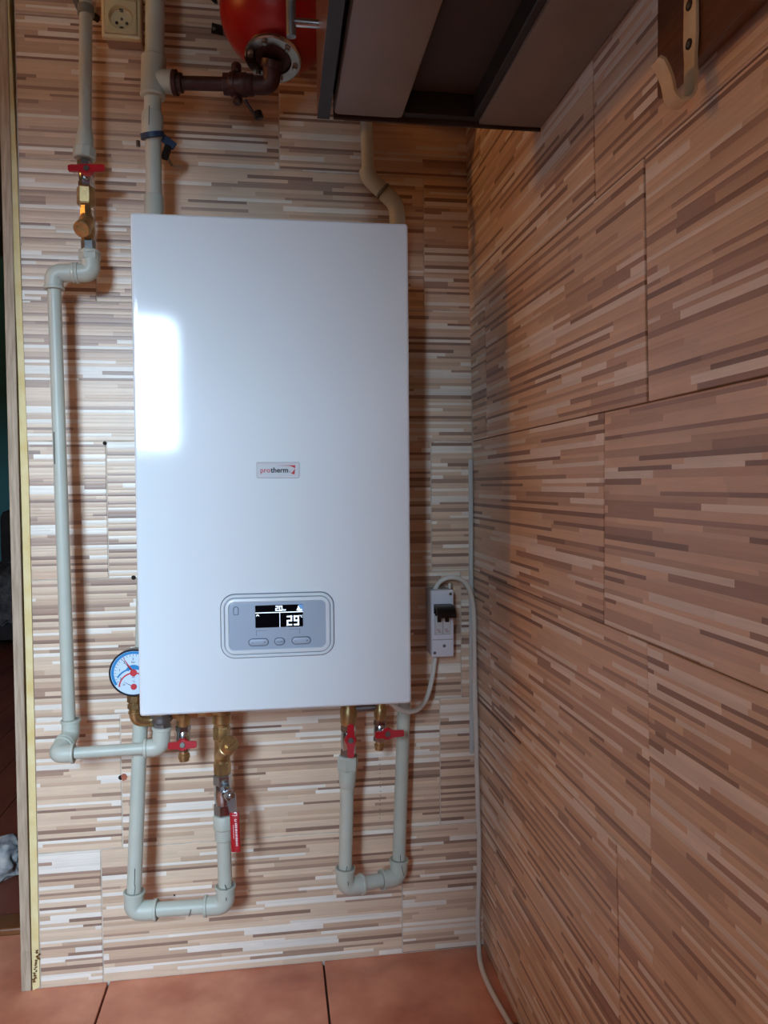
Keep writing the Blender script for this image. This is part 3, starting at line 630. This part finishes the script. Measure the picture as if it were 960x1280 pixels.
MB().seg(P(279.2, 1018, ss), P(279.6, 1050, ss), [(0, 0.0160), (0.04, 0.0175), (0.5, 0.0175), (0.56, 0.0150), (0.95, 0.0150), (1, 0.0125)], 24).build('adapter', 'ppr', rs)
def pm(pts, s, r, par): mark(par, [P(u, v, s+r+0.0006) for u, v in pts])
pm([(168.5, 1086), (168, 1105), (169, 1110), (167.5, 1121), (163, 1121)], s2, 0.0128, rs)
pm([(281, 1106), (283, 1112), (281.5, 1117)], ss, 0.0122, rs); pm([(282.5, 1122), (282.5, 1126)], ss, 0.0164, rs)
pm([(238.5, 1137), (236, 1146)], s2+0.012, 0.0126, rs)
pm([(186.5, 132), (186, 156)], s2, 0.0180, rs)

# clamp on the riser
kc = thing('pipe_clamp', P(192, 175, 0.0), 'metal pipe clamp with blue rubber lining on the riser above boiler', 'clamp')
kd = (P(191.2, 181, s2)-P(191, 169, s2)).normalized(); tl = (kd+V((0.18, 0.30, 0))).normalized()
q = P(191, 171, s2)
MB().lathe(q-tl*0.006, tl, [(0, 0.0160), (0, 0.0200), (0.0085, 0.0200), (0.0085, 0.0160)], 28).build('band', 'blue_rubber', kc)
MB().obox(P(211, 178, s2-0.004), ((0.8, 0.3, -0.5), (0.3, -0.9, 0), (0.5, 0, 0.8)), (0.012, 0.0015, 0.007), 0.0008).build('ear', 'blue_rubber', kc, 0)
MB().tube([P(210, 184, s2), P(206, 197, s2-0.02)], 0.0065, 10).build('nut', 'hole_dark', kc)
MB().tube([P(207, 192, s2-0.015), P(214, 206, 0.0)], 0.0028, 8).build('screw', 'steel_dull', kc)
MB().tube([P(172.5, 176, s2), P(173, 183, s2)], 0.0035, 8).build('ear_screw', 'screw', kc)

# brown iron branch to the tank
bi = thing('iron_pipe', P(250, 106, 0.08), 'dark brown iron pipe with union joining the riser to the red tank', 'pipe')
pp = lambda u: P(u, 103.5+(u-216)*0.028, 0.092+(u-216)/122*0.026)
MB().seg(pp(215.5), pp(229), [(0, 0.0170), (0.1, 0.0205), (0.45, 0.0205), (0.5, 0.0160), (0.9, 0.0160), (1, 0.011)], 20).build('nut', 'brown_iron', bi)
MB().tube([pp(226), pp(286)], 0.0112, 18).build('tube', 'brown_iron', bi)
MB().seg(pp(279), pp(291), [(0, 0.0125), (0.1, 0.0180), (0.9, 0.0180), (1, 0.0150)], 8).build('union_end', 'brown_iron', bi, 25)
MB().seg(pp(286), pp(312), [(0, 0.0165), (0.1, 0.0195), (0.3, 0.0195), (0.35, 0.0178), (0.6, 0.0178), (0.62, 0.0192), (0.85, 0.0192), (1, 0.0155)], 22).build('union_ring', 'brown_iron', bi)
for (u, v, s_) in ((295.5, 86, 0.105), (297, 124, 0.105)):
    MB().lathe(P(u, v+6, s_), (0, 0, 1), [(0, 0.0065), (0.002, 0.0085), (0.014, 0.0085), (0.017, 0.006)], 12).build('lug', 'brown_iron', bi)
    MB().lathe(P(u, v+2, s_+0.008), (0.1, -1, 0.1), [(0, 0.0028), (0.003, 0.0026)], 10).build('lug_screw', 'screw', bi)
ec, et = P(340, 107.5, 0.118), P(339.5, 76, 0.135)
MB().tube(fillet([pp(308), ec, et], 0.022, 10), 0.0150, 18).build('elbow', 'brown_iron', bi)
MB().seg(pp(307), pp(318), [(0, 0.0180), (0.8, 0.0180), (1, 0.0155)], 20).build('elbow_rim', 'brown_iron', bi)
MB().seg(P(338, 86, 0.131), P(339.5, 76, 0.135), [(0, 0.0160), (0.2, 0.0175), (1, 0.0175)], 20).build('elbow_rim', 'brown_iron', bi)
MB().tube([P(306, 125, 0.10), P(317, 142, 0.098)], 0.0030, 8).build('drain_tube', 'brown_iron', bi)
MB().lathe(P(321, 139, 0.098), (0.35, 0, -1), [(0, 0.0055), (0.002, 0.0085), (0.012, 0.0085), (0.014, 0.006)], 8).build('drain_cap', 'black_plastic', bi, 25)

# expansion tank
fc = P(341, 76, 0.132)
dwn = V((-0.10, -0.30, -0.95)).normalized()
tk = thing('expansion_tank', fc, 'red expansion tank with bolted steel flange at top beside cabinet door', 'tank')
R_ = 0.098
tp = [(-0.34, 0.01), (-0.335, 0.05), (-0.31, 0.105), (-0.27, R_), (-0.10, R_)]+[(-0.10+0.088*math.sin(t), R_*math.cos(t)*1.0+0.0) for t in [PI/2*k/12 for k in range(1, 10)]]+[(-0.010, 0.038)]
tpc = fc-dwn*0.0
MB().lathe(tpc, dwn, tp, 48).build('vessel', 'tank_red', tk)
MB().lathe(fc, dwn, [(-0.016, 0.036), (-0.012, 0.0455), (-0.006, 0.0475), (-0.002, 0.0470), (0.0, 0.0445), (-0.001, 0.031), (-0.006, 0.029)], 40).build('flange', 'chrome', tk)
MB().lathe(fc, dwn, [(-0.008, 0.0300), (-0.003, 0.0290), (-0.003, 0.016)], 30).build('flange_recess', 'brown_iron', tk)
fx, fy, _ = frame(dwn)
for k in range(6):
    t = 2*PI*k/6+0.35; c = fc+(fx*math.cos(t)+fy*math.sin(t))*0.0375
    MB().lathe(c, dwn, [(-0.002, 0.0050), (0.004, 0.0050), (0.0055, 0.0035)], 6).build('bolt', 'chrome', tk, 20)
bk = thing('wall_bracket', P(267, 36, 0.0), 'small black angle bracket behind the red tank at its left edge', 'bracket')
MB().prism([P(264, 40, 0.004), P(265, 28, 0.004), P(278, 32, 0.004), P(279, 43, 0.004)], (0, 0.004, 0)).build('plate', 'black_plastic', bk, 0)
MB().lathe(P(267.5, 36, 0.004), (0, -1, 0), [(0, 0.0030), (0.0015, 0.0030), (0.002, 0.002)], 12).build('screw_head', 'screw', bk)
MB().prism([P(256, -8, 0.004), P(270, -8, 0.004), P(272, 4, 0.004), P(268, 3, 0.004)], (0, 0.004, 0)).build('arm', 'black_plastic', bk, 0)

# ================================================================== RIGHT LOOP
s3 = 0.072; s5 = 0.105
rl = thing('heating_pipe', P(432, 1118, s5), 'grey plastic pipe with bent offset under the cabinet and lower right loop', 'pipe')
b1, b2 = P(461, 222, s3), P(496, 256, s3)
pipe(rl, P(455, 60, s3), P(460, 214, s3), 0.0112)
MB().tube(fillet([P(458.5, 212, s3), b1, towards(b1, b2, 0.036)], 0.016, 8), 0.0146, 20).build('bend', 'ppr', rl)
collar(mb := MB(), towards(b1, b2, 0.036), (b1-b2).normalized(), 0.0146, 0.005); mb.build('collar', 'ppr_dark', rl)
pipe(rl, towards(b1, b2, 0.02), b2, 0.0126)
MB().tube(fillet([towards(b2, b1, 0.030), b2, P(497.5, 290, s3)], 0.016, 8), 0.0146, 20).build('bend', 'ppr', rl)
rb, lb = P(498, 1096, s3), P(431, 1109, s5)
pipe(rl, P(497, 280, s3), P(505, 880, s3), 0.0122)
pipe(rl, P(505, 880, s3), towards(rb, P(505, 880, s3), 0.02), 0.0122)
elbow(rl, towards(rb, P(505, 880, s3), 0.034), rb, towards(rb, lb, 0.036), 0.0164)
pipe(rl, towards(rb, lb, 0.03), towards(lb, rb, 0.03), 0.0124)
tl_ = P(434.5, 965, s5)
elbow(rl, towards(lb, rb, 0.036), lb, towards(lb, tl_, 0.036), 0.0164)
pipe(rl, towards(lb, tl_, 0.03), P(434.3, 970, s5), 0.0122)
MB().seg(P(434.6, 958, s5), P(434, 984, s5), [(0, 0.0160), (0.5, 0.0155), (0.95, 0.0140), (1, 0.0125)], 24).build('adapter', 'ppr', rl)
MB().hexnut(P(434.8, 944, s5), P(434.6, 962, s5), 0.0192).build('hex_socket', 'ppr', rl, 20)
pm([(434, 1083), (432.5, 1090), (434.5, 1094), (433, 1099)], s5, 0.0122, rl); pm([(435, 1102), (435.5, 1107)], s5, 0.0164, rl)
pm([(500.5, 1069), (500.5, 1079)], s3, 0.0122, rl); pm([(502, 1083), (505, 1095)], s3, 0.0155, rl)
rr = random.Random(9)
for k in range(20):                                # printed characters down the pipe
    v = 892+k*8.6; u = 509.0-(v-880)*0.027; a_ = P(u, v, s3+0.0085); mark(rl, [a_, P(u-0.3+rr.uniform(-.6, .6), v+rr.uniform(2.5, 6.5), s3+0.0085)], 0.0006)
butterfly_valve('butterfly_valve', 'ball valve with upright red butterfly handle on the lower right pipe loop', P(435.5, 903, s5), P(435, 946, s5), P(438, 925, s5+0.024), (0.02, 0, 1), 0.0128, 'chrome', span=(0.028, 0.029), group='red butterfly valves')
bn = thing('boiler_nipple', P(435.5, 908, s5), 'brass nipple joining the upright red valve to the boiler underside', 'fitting', 'brass boiler nipples')
MB().seg(P(435.5, 906, s5), P(435.8, 866, s5), [(0, 0.0130), (0.1, 0.0150), (0.45, 0.0150), (0.5, 0.0138), (1, 0.0138)], 24).build('spigot', 'brass', bn)
butterfly_valve('drain_valve', 'red butterfly drain valve with brass outlet beside the right riser pipe', P(475, 898, 0.105), P(474.5, 927, 0.105), P(484, 917, 0.130), (1, 0, 0.03), 0.0110, 'chrome', span=(0.029, 0.0225), tail=P(474, 937, 0.105), group='drain valves under the boiler')
bn = thing('boiler_nipple', P(475.5, 902, 0.105), 'brass nipple joining the right drain valve to the boiler underside', 'fitting', 'brass boiler nipples')
MB().seg(P(475, 900, 0.105), P(475.5, 864, 0.105), [(0, 0.0098), (0.1, 0.0115), (0.4, 0.0115), (0.45, 0.0100), (1, 0.0100)], 20).build('spigot', 'brass', bn)
MB().tube([P(444, 886, 0.105), P(470, 884, 0.105)], 0.0065, 12).build('link', 'steel_dull', bn)
rr = random.Random(4)                              # dotted drip line on the wall below the right drain valve
for k in range(14):
    v = 950+k*5.6; MB().lathe(P(475.3+rr.uniform(-.6, .6), v, 0.0002), (0, -1, 0), [(-0.0005, 0.0009), (0.0004, 0.0007)], 7).build('drip_mark', 'hole_dark', wb, 0)

# ================================================================== BREAKER BOX AND CABLES
f0 = 0.058
bx = thing('breaker_box', P(553, 826, 0.0), 'white surface breaker box with raised black flap right of the boiler', 'breaker box')
c0 = P(553.3, 779.5, f0); c0 = V((c0.x, -f0, c0.z)); bw, bh = 0.0425, 0.1255
MB().box((c0.x-bw/2+0.001, -f0+0.010, c0.z-bh/2+0.001), (c0.x+bw/2-0.001, 0.0, c0.z+bh/2-0.001), 0.002).build('base', 'breaker_body', bx, 30)
cv = MB().rrect(c0+V((0, 0.012, 0)), FR, bw, bh, 0.003, [(0, 0), (0, 0.010), (0.001, 0.0116), (0.003, 0.012)], 3).build('cover', 'breaker_white', bx, 30)
for sx, sz in ((0.36, 0.44), (-0.36, -0.435)):
    q = c0+V((bw*sx, 0, bh*sz)); MB().lathe(q+V((0, 0.001, 0)), (0, -1, 0), [(0, 0.0030), (0.0016, 0.0028), (0.002, 0.0018)], 14).build('screw', 'screw', cv)
q = c0+V((0.003, 0, -bh*0.335)); MB().lathe(q+V((0, 0.001, 0)), (0, -1, 0), [(0, 0.0032), (0.0016, 0.0032), (0.0018, 0.0024), (0.001, 0.0018)], 14).build('plug', 'breaker_body', cv)
MB().box(c0+V((-bw/2+0.002, 0.001, -bh*0.245)), c0+V((bw/2-0.002, -0.0005, -bh*0.232))).build('seam', 'breaker_body', cv, 0)
MB().box(c0+V((-bw*0.36, 0.004, -bh*0.165)), c0+V((bw*0.36, -0.0006, bh*0.175)), 0.0005).build('opening', 'breaker_body', bx, 0)
for k in (-1, 1):
    x = c0.x+k*0.0074
    bk_ = MB().box((x-0.0070, c0.y+0.002, c0.z-bh*0.155), (x+0.0070, c0.y-0.003, c0.z+bh*0.12), 0.0006).build('breaker', 'breaker_unit', bx, 0)
    MB().box((x-0.0036, c0.y-0.002, c0.z+bh*0.03), (x+0.0036, c0.y-0.007, c0.z+bh*0.115), 0.0008).build('toggle', 'black_plastic', bk_, 0)
    for j in range(3): MB().box((x-0.0045+j*0.0012, c0.y-0.003, c0.z-bh*(0.085+0.02*j)), (x+0.001+j*0.0016, c0.y-0.0032, c0.z-bh*(0.078+0.02*j))).build('print_line', 'ink_red' if j == 1 else 'groove_grey', bk_, 0)
MB().box(c0+V((-bw*0.34, 0, bh*0.12)), c0+V((bw*0.34, -0.0025, bh*0.165)), 0.0005).build('hinge_bar', 'black_plastic', bx, 0)
# flap swung up and outwards
fo = c0+V((0, -0.001, bh*0.215)); pts = []
prof = [(0.0, 0.009), (0.012, 0.0095), (0.024, 0.006), (0.031, 0.000), (0.034, -0.007)]
mb = MB(); n = len(prof); th = 0.0016; vs = []
for sx in (-bw*0.40, bw*0.42):
    for o_, z_ in prof: vs.append(fo+V((sx, -o_, z_)))
    for o_, z_ in prof[::-1]: vs.append(fo+V((sx, -o_*0.95+0.0005, z_-0.004)))
m2 = 2*n
mb.add(vs, [tuple(range(m2))[::-1], tuple(range(m2, 2*m2))]+[(i, (i+1) % m2, m2+(i+1) % m2, m2+i) for i in range(m2)])
mb.box(fo+V((-bw*0.40, -0.002, -0.008)), fo+V((bw*0.40, 0.001, 0.010)), 0.001)
mb.build('flap', 'black_plastic', bx, 30, label='raised black flap over the breakers')
MB().lathe(P(562, 733, 0.03), (0, -0.2, 1), [(-0.004, 0.0030), (0.004, 0.0034), (0.006, 0.002)], 12).build('cable_clip', 'cable_white', bx)
c1 = MB().tube(smoothpath([P(478, 868, 0.10), P(490, 880, 0.10), P(502, 888, 0.098), P(514, 889.5, 0.092), P(526, 884, 0.082), P(535, 868, 0.066), P(540, 848, 0.045), P(544, 822, 0.034)], 8), 0.0044, 10).build('power_cable', 'cable_white')
tag(c1, 'short white cable looping from the boiler underside into the breaker box', 'cable')
fl_ = [corner(q) for q in [PZ(601, 1206, 0.006), PZ(608, 1226, 0.006), PZ(620, 1250, 0.006), PZ(640, 1284, 0.006), PZ(672, 1330, 0.006)]]
c2 = MB().tube(smoothpath([corner(q) for q in [P(541, 742, 0.030), P(549, 728, 0.032), P(562, 722, 0.032), P(576, 724.5, 0.03), P(586, 736, 0.028), P(592.5, 760, 0.026), P(596.5, 800, 0.024), P(599.5, 850, 0.022), P(602.5, 910, 0.02), P(605, 965, 0.018), P(604.5, 1010, 0.018), P(601.5, 1060, 0.02), P(598.5, 1110, 0.022), P(597.5, 1150, 0.024), P(598.5, 1185, 0.026)]]+fl_, 8), 0.0046, 10).build('power_cable', 'cable_white')
tag(c2, 'long white cable arching from the breaker box down the corner to floor', 'cable')

# ================================================================== WALL SOCKET, top left
so = thing('wall_socket', P(158, 66, 0.0), 'cream double wall socket on a brown box at upper left', 'socket')
q0 = P(151.5, 47, 0.045); sw, sh = 0.0665, 0.125
cS = V((q0.x, -0.045, q0.z+sh/2))
MB().box((cS.x-sw/2+0.004, -0.036, cS.z-sh/2+0.003), (cS.x+sw/2-0.002, 0, cS.z+sh/2-0.003), 0.002).build('back_box', 'socket_base', so, 30)
MB().rrect(cS+V((0, 0.011, 0)), FR, sw, sh, 0.004, [(0, 0), (0, 0.006), (0.0012, 0.0085), (0.003, 0.0095), (0.0058, 0.0095), (0.0062, 0.0005)], 4).build('frame', 'socket_cream', so, 30)
hw, hh2 = sw/2-0.0068, (sh/2-0.0064)/2
for dz in (-hh2, hh2):
    c = V((cS.x, -0.0352, cS.z+dz)); n = 48; vs = []
    for k in range(n):
        t = 2*PI*k/n; ct, st_ = math.cos(t), math.sin(t); q = min(hw/max(abs(ct), 1e-6), hh2*0.99/max(abs(st_), 1e-6))
        for (x_, z_, y_) in ((ct*q, st_*q, 0), (ct*q, st_*q, -0.011), (ct*q*0.975, st_*q*0.975, -0.0118), (ct*0.0205, st_*0.0205, -0.0118), (ct*0.0196, st_*0.0196, -0.0108), (ct*0.0185, st_*0.0185, -0.001)): vs.append(c+V((x_, y_, z_)))
    fs = [(k*6+j_, ((k+1) % n)*6+j_, ((k+1) % n)*6+j_+1, k*6+j_+1) for k in range(n) for j_ in range(5)]
    fs.append(tuple(k*6+5 for k in range(n)))
    w_ = MB().add(vs, fs).build('socket_plate', 'socket_cream', so, 30)
    for sx, sz in ((-0.0085, -0.005), (0.0085, -0.005)):
        MB().lathe(c+V((sx, -0.0008, sz)), (0, -1, 0), [(0.0, 0.0028), (0.0008, 0.0028)], 12).build('pin_hole', 'hole_dark', w_)
    for sz in (0.0135, -0.0165): MB().box(c+V((-0.003, -0.001, sz)), c+V((0.003, -0.007, sz+0.003)), 0.0005).build('earth_clip', 'screw', w_, 0)
    MB().lathe(c+V((0, -0.0008, 0.002)), (0, -1, 0), [(0, 0.0026), (0.0014, 0.0022)], 8).build('well_screw', 'screw', w_)

# ================================================================== WALL CABINET, right
CZ = 1.410; CY0, CY1 = -0.408, -1.20
cb2 = thing('wall_cabinet', (0.22, -0.8, CZ), 'dark wall cabinet above on the right seen from below', 'cabinet')
def shelf(a, b, name, m, bev=0.003): return MB().box(a, b, bev).build(name, m, cb2, 30)
shelf((0.0865, CY1, CZ), (0.180, CY0-0.003, CZ+0.022), 'bottom_board', 'cab_grey', 0.006)
shelf((0.286, CY1, CZ), (XR-0.0095, CY0-0.003, CZ+0.022), 'bottom_board', 'cab_grey', 0.002)
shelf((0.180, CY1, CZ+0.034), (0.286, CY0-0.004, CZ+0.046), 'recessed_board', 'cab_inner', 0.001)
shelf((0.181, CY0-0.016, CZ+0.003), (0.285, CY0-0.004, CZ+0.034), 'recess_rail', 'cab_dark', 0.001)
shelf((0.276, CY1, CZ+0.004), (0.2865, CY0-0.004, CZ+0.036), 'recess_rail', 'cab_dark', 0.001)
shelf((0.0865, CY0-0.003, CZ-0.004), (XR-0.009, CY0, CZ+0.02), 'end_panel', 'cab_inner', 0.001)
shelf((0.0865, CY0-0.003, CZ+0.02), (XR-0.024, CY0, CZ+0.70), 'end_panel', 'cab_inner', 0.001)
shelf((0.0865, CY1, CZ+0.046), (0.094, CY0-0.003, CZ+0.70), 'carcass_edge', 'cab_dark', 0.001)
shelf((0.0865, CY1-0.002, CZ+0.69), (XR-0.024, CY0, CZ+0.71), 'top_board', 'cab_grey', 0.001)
dr = MB().prism([(0.0655, CY0+0.001, CZ-0.003), (0.0815, CY0+0.001, CZ-0.003), (0.0735, CY1, CZ-0.003), (0.0575, CY1, CZ-0.003)], (0, 0, 0.71)).build('door', 'cab_dark', cb2, 0)
MB().prism([(0.0652, CY0+0.001, CZ-0.002), (0.0656, CY0+0.001, CZ-0.002), (0.0576, CY1, CZ-0.002), (0.0572, CY1, CZ-0.002)], (0, 0, 0.708)).build('door_face', 'wood_varnish', dr, 0)
ha = PX(397, 30, 0.063); hz = ha.z; hx = 0.030
MB().tube([(hx+0.001, ha.y, hz-0.016), (hx, ha.y, hz-0.018), (hx, ha.y, hz+0.14)], [0.004, 0.0062, 0.0062], 14).build('handle', 'steel_dull', dr)
for dz in (0.0, 0.12): MB().tube([(hx, ha.y, hz+dz), (0.0645, ha.y, hz+dz)], 0.0052, 12).build('handle_post', 'chrome', dr)

# ================================================================== COAT RACK, right wall
cr_ = PX(821, 124, XR-0.020)
br2 = thing('coat_rack', (XR-0.01, cr_.y-0.2, cr_.z), 'brown varnished coat rack board on right wall below the cabinet', 'coat rack')
MB().box((XR-0.020, cr_.y-0.55, cr_.z), (XR-0.009, cr_.y, CZ-0.006), 0.0015).build('board', 'wood_board', br2, 30)
hk = PX(867, 30, XR-0.0205)
hy = hk.y; xb = XR-0.0203; zt = CZ-0.01; zb = PX(866, 128, xb).z
hook = thing('coat_hook', (xb-0.015, hy, zb-0.01), 'bent metal coat hook with peeling cream paint on the brown rack board', 'hook')
path = [(xb-0.001, zt), (xb-0.001, zt-0.03), (xb-0.001, zb+0.018)]
for k in range(11):
    t = PI*k/10; path.append((xb-0.001-0.0115+0.0115*math.cos(t), zb+0.010-0.0135*math.sin(t)))
path += [(xb-0.0255, zb+0.016), (xb-0.0285, zb+0.023), (xb-0.0320, zb+0.029), (xb-0.0355, zb+0.0315)]
wid = [0.0095]*3+[0.0090]*11+[0.0088, 0.0088, 0.0086, 0.0070]
mb = MB(); vs = []; th = 0.0030
rr = random.Random(11)
path2 = [path[0]]; w2 = [wid[0]]
for k in range(1, len(path)):
    if k in (1, 2):
        for j in range(1, 7): path2.append((path[k][0], path[k-1][1]+(path[k][1]-path[k-1][1])*j/6)); w2.append(0.0098+rr.uniform(-0.0016, 0.001))
    else: path2.append(path[k]); w2.append(wid[k])
m = len(path2)
for k, (x, z) in enumerate(path2):
    a_ = V((path2[max(k-1, 0)][0], 0, path2[max(k-1, 0)][1])); b_ = V((path2[min(k+1, m-1)][0], 0, path2[min(k+1, m-1)][1]))
    t = (b_-a_).normalized(); nn = V((t.z, 0, -t.x)); nn = nn if k > m-1 else nn
    p0 = V((x, hy, z)); w = V((0, w2[k], 0)); vs += [p0-w, p0+w, p0+w+nn*th, p0-w+nn*th]
fs = []
for k in range(m-1):
    i = 4*k
    for j in range(4): fs.append((i+j, i+(j+1) % 4, i+4+(j+1) % 4, i+4+j))
fs += [(0, 1, 2, 3), (4*m-1, 4*m-2, 4*m-3, 4*m-4)]
mb.add(vs, fs).build('strap', 'hook_paint', hook, 35)
for v_ in (12, 60):
    z = PX(863, v_, xb).z
    sc = MB().lathe((xb-0.003, hy, z), (-1, 0, 0), [(0, 0.0046), (0.0022, 0.0044), (0.0022, 0.0030)], 16).build('screw_seat', 'hook_bare', hook)
    MB().lathe((xb-0.005, hy, z), (-1, 0, 0), [(0, 0.0026), (0.001, 0.0020)], 10).build('screw_head', 'screw', sc)

# ================================================================== HALL THINGS seen through the gap
sf = thing('sofa', (-1.35, 3.45, 0), 'dark sofa standing far back in the unlit hall', 'sofa')
MB().box((-1.69, 3.05, 0.06), (-0.75, 3.85, 0.36), 0.04).build('base', 'sofa_dark', sf)
MB().box((-1.69, 3.60, 0.30), (-0.75, 3.90, 0.78), 0.05).build('backrest', 'sofa_dark', sf)
for x in (-1.62, -0.82):
    for y in (3.12, 3.80): MB().box((x-0.03, y-0.03, 0), (x+0.03, y+0.03, 0.07), 0.004).build('leg', 'sofa_dark', sf)
rr = random.Random(2); nx, ny = 26, 16; vs = []
for j in range(ny):
    for i in range(nx):
        x = -1.66+0.86*i/(nx-1); t = j/(ny-1); bmp = 0.035*math.sin(i*1.3+j*0.7)+0.03*math.sin(j*1.9-i*0.5)+rr.uniform(-0.012, 0.012)
        y, z = (3.02, 0.16+t*0.5) if t < 0.5 else (3.02+(t-0.5)*1.0, 0.43)
        vs.append((x, y-abs(bmp)*0.7, z+abs(bmp)))
fs = [(j*nx+i, j*nx+i+1, (j+1)*nx+i+1, (j+1)*nx+i) for j in range(ny-1) for i in range(nx-1)]
n0 = len(vs); vs += [(x, y+0.015, z-0.015) for x, y, z in vs]; fs += [tuple(q_+n0 for q_ in f)[::-1] for f in fs]
bd = [j*nx for j in range(ny)]
tag(MB().add(vs, fs).build('blanket', 'blanket', None, 80), 'rumpled grey blanket thrown over the dark sofa in the hall', 'blanket')
bm = bmesh.new(); bmesh.ops.create_icosphere(bm, subdivisions=4, radius=1); rr = random.Random(8)
from mathutils import noise
cB = PZ(6, 1098, 0.0)
for q_ in bm.verts:
    d = 1+0.35*noise.noise(q_.co*1.7)+0.22*noise.noise(q_.co*4.5); q_.co = V((q_.co.x*0.085*d, q_.co.y*0.06*d, max(-0.04, q_.co.z*0.05*d)))
bm.verts.index_update()
tag(MB().add([V((cB.x-0.035, cB.y+0.02, 0.041))+q_.co for q_ in bm.verts], [[q_.index for q_ in f.verts] for f in bm.faces]).build('cloth_bundle', 'bundle', None, 60), 'crumpled white and grey cloth bundle on the hall floor past the threshold', 'cloth'); bm.free()

# wall lamp that throws the warm light (left wall, outside the frame)
wl = thing('wall_lamp', (-2.70, LAMP.y, LAMP.z-0.08), 'small brass wall lamp with a cream glass shade on left wall', 'lamp')
MB().lathe((-2.70, LAMP.y, LAMP.z-0.05), (1, 0, 0), [(0, 0.05), (0.012, 0.05), (0.018, 0.03)], 24).build('wall_plate', 'brass', wl)
MB().tube(fillet([(-2.69, LAMP.y, LAMP.z-0.05), (LAMP.x, LAMP.y, LAMP.z-0.09), (LAMP.x, LAMP.y, LAMP.z-0.055)], 0.03), 0.007, 10).build('arm', 'brass', wl)
MB().lathe((LAMP.x, LAMP.y, LAMP.z-0.06), (0, 0, 1), [(0, 0.014), (0.006, 0.055), (0.010, 0.056), (0.008, 0.050), (0.003, 0.010)], 28).build('shade', 'lamp_shade', wl)
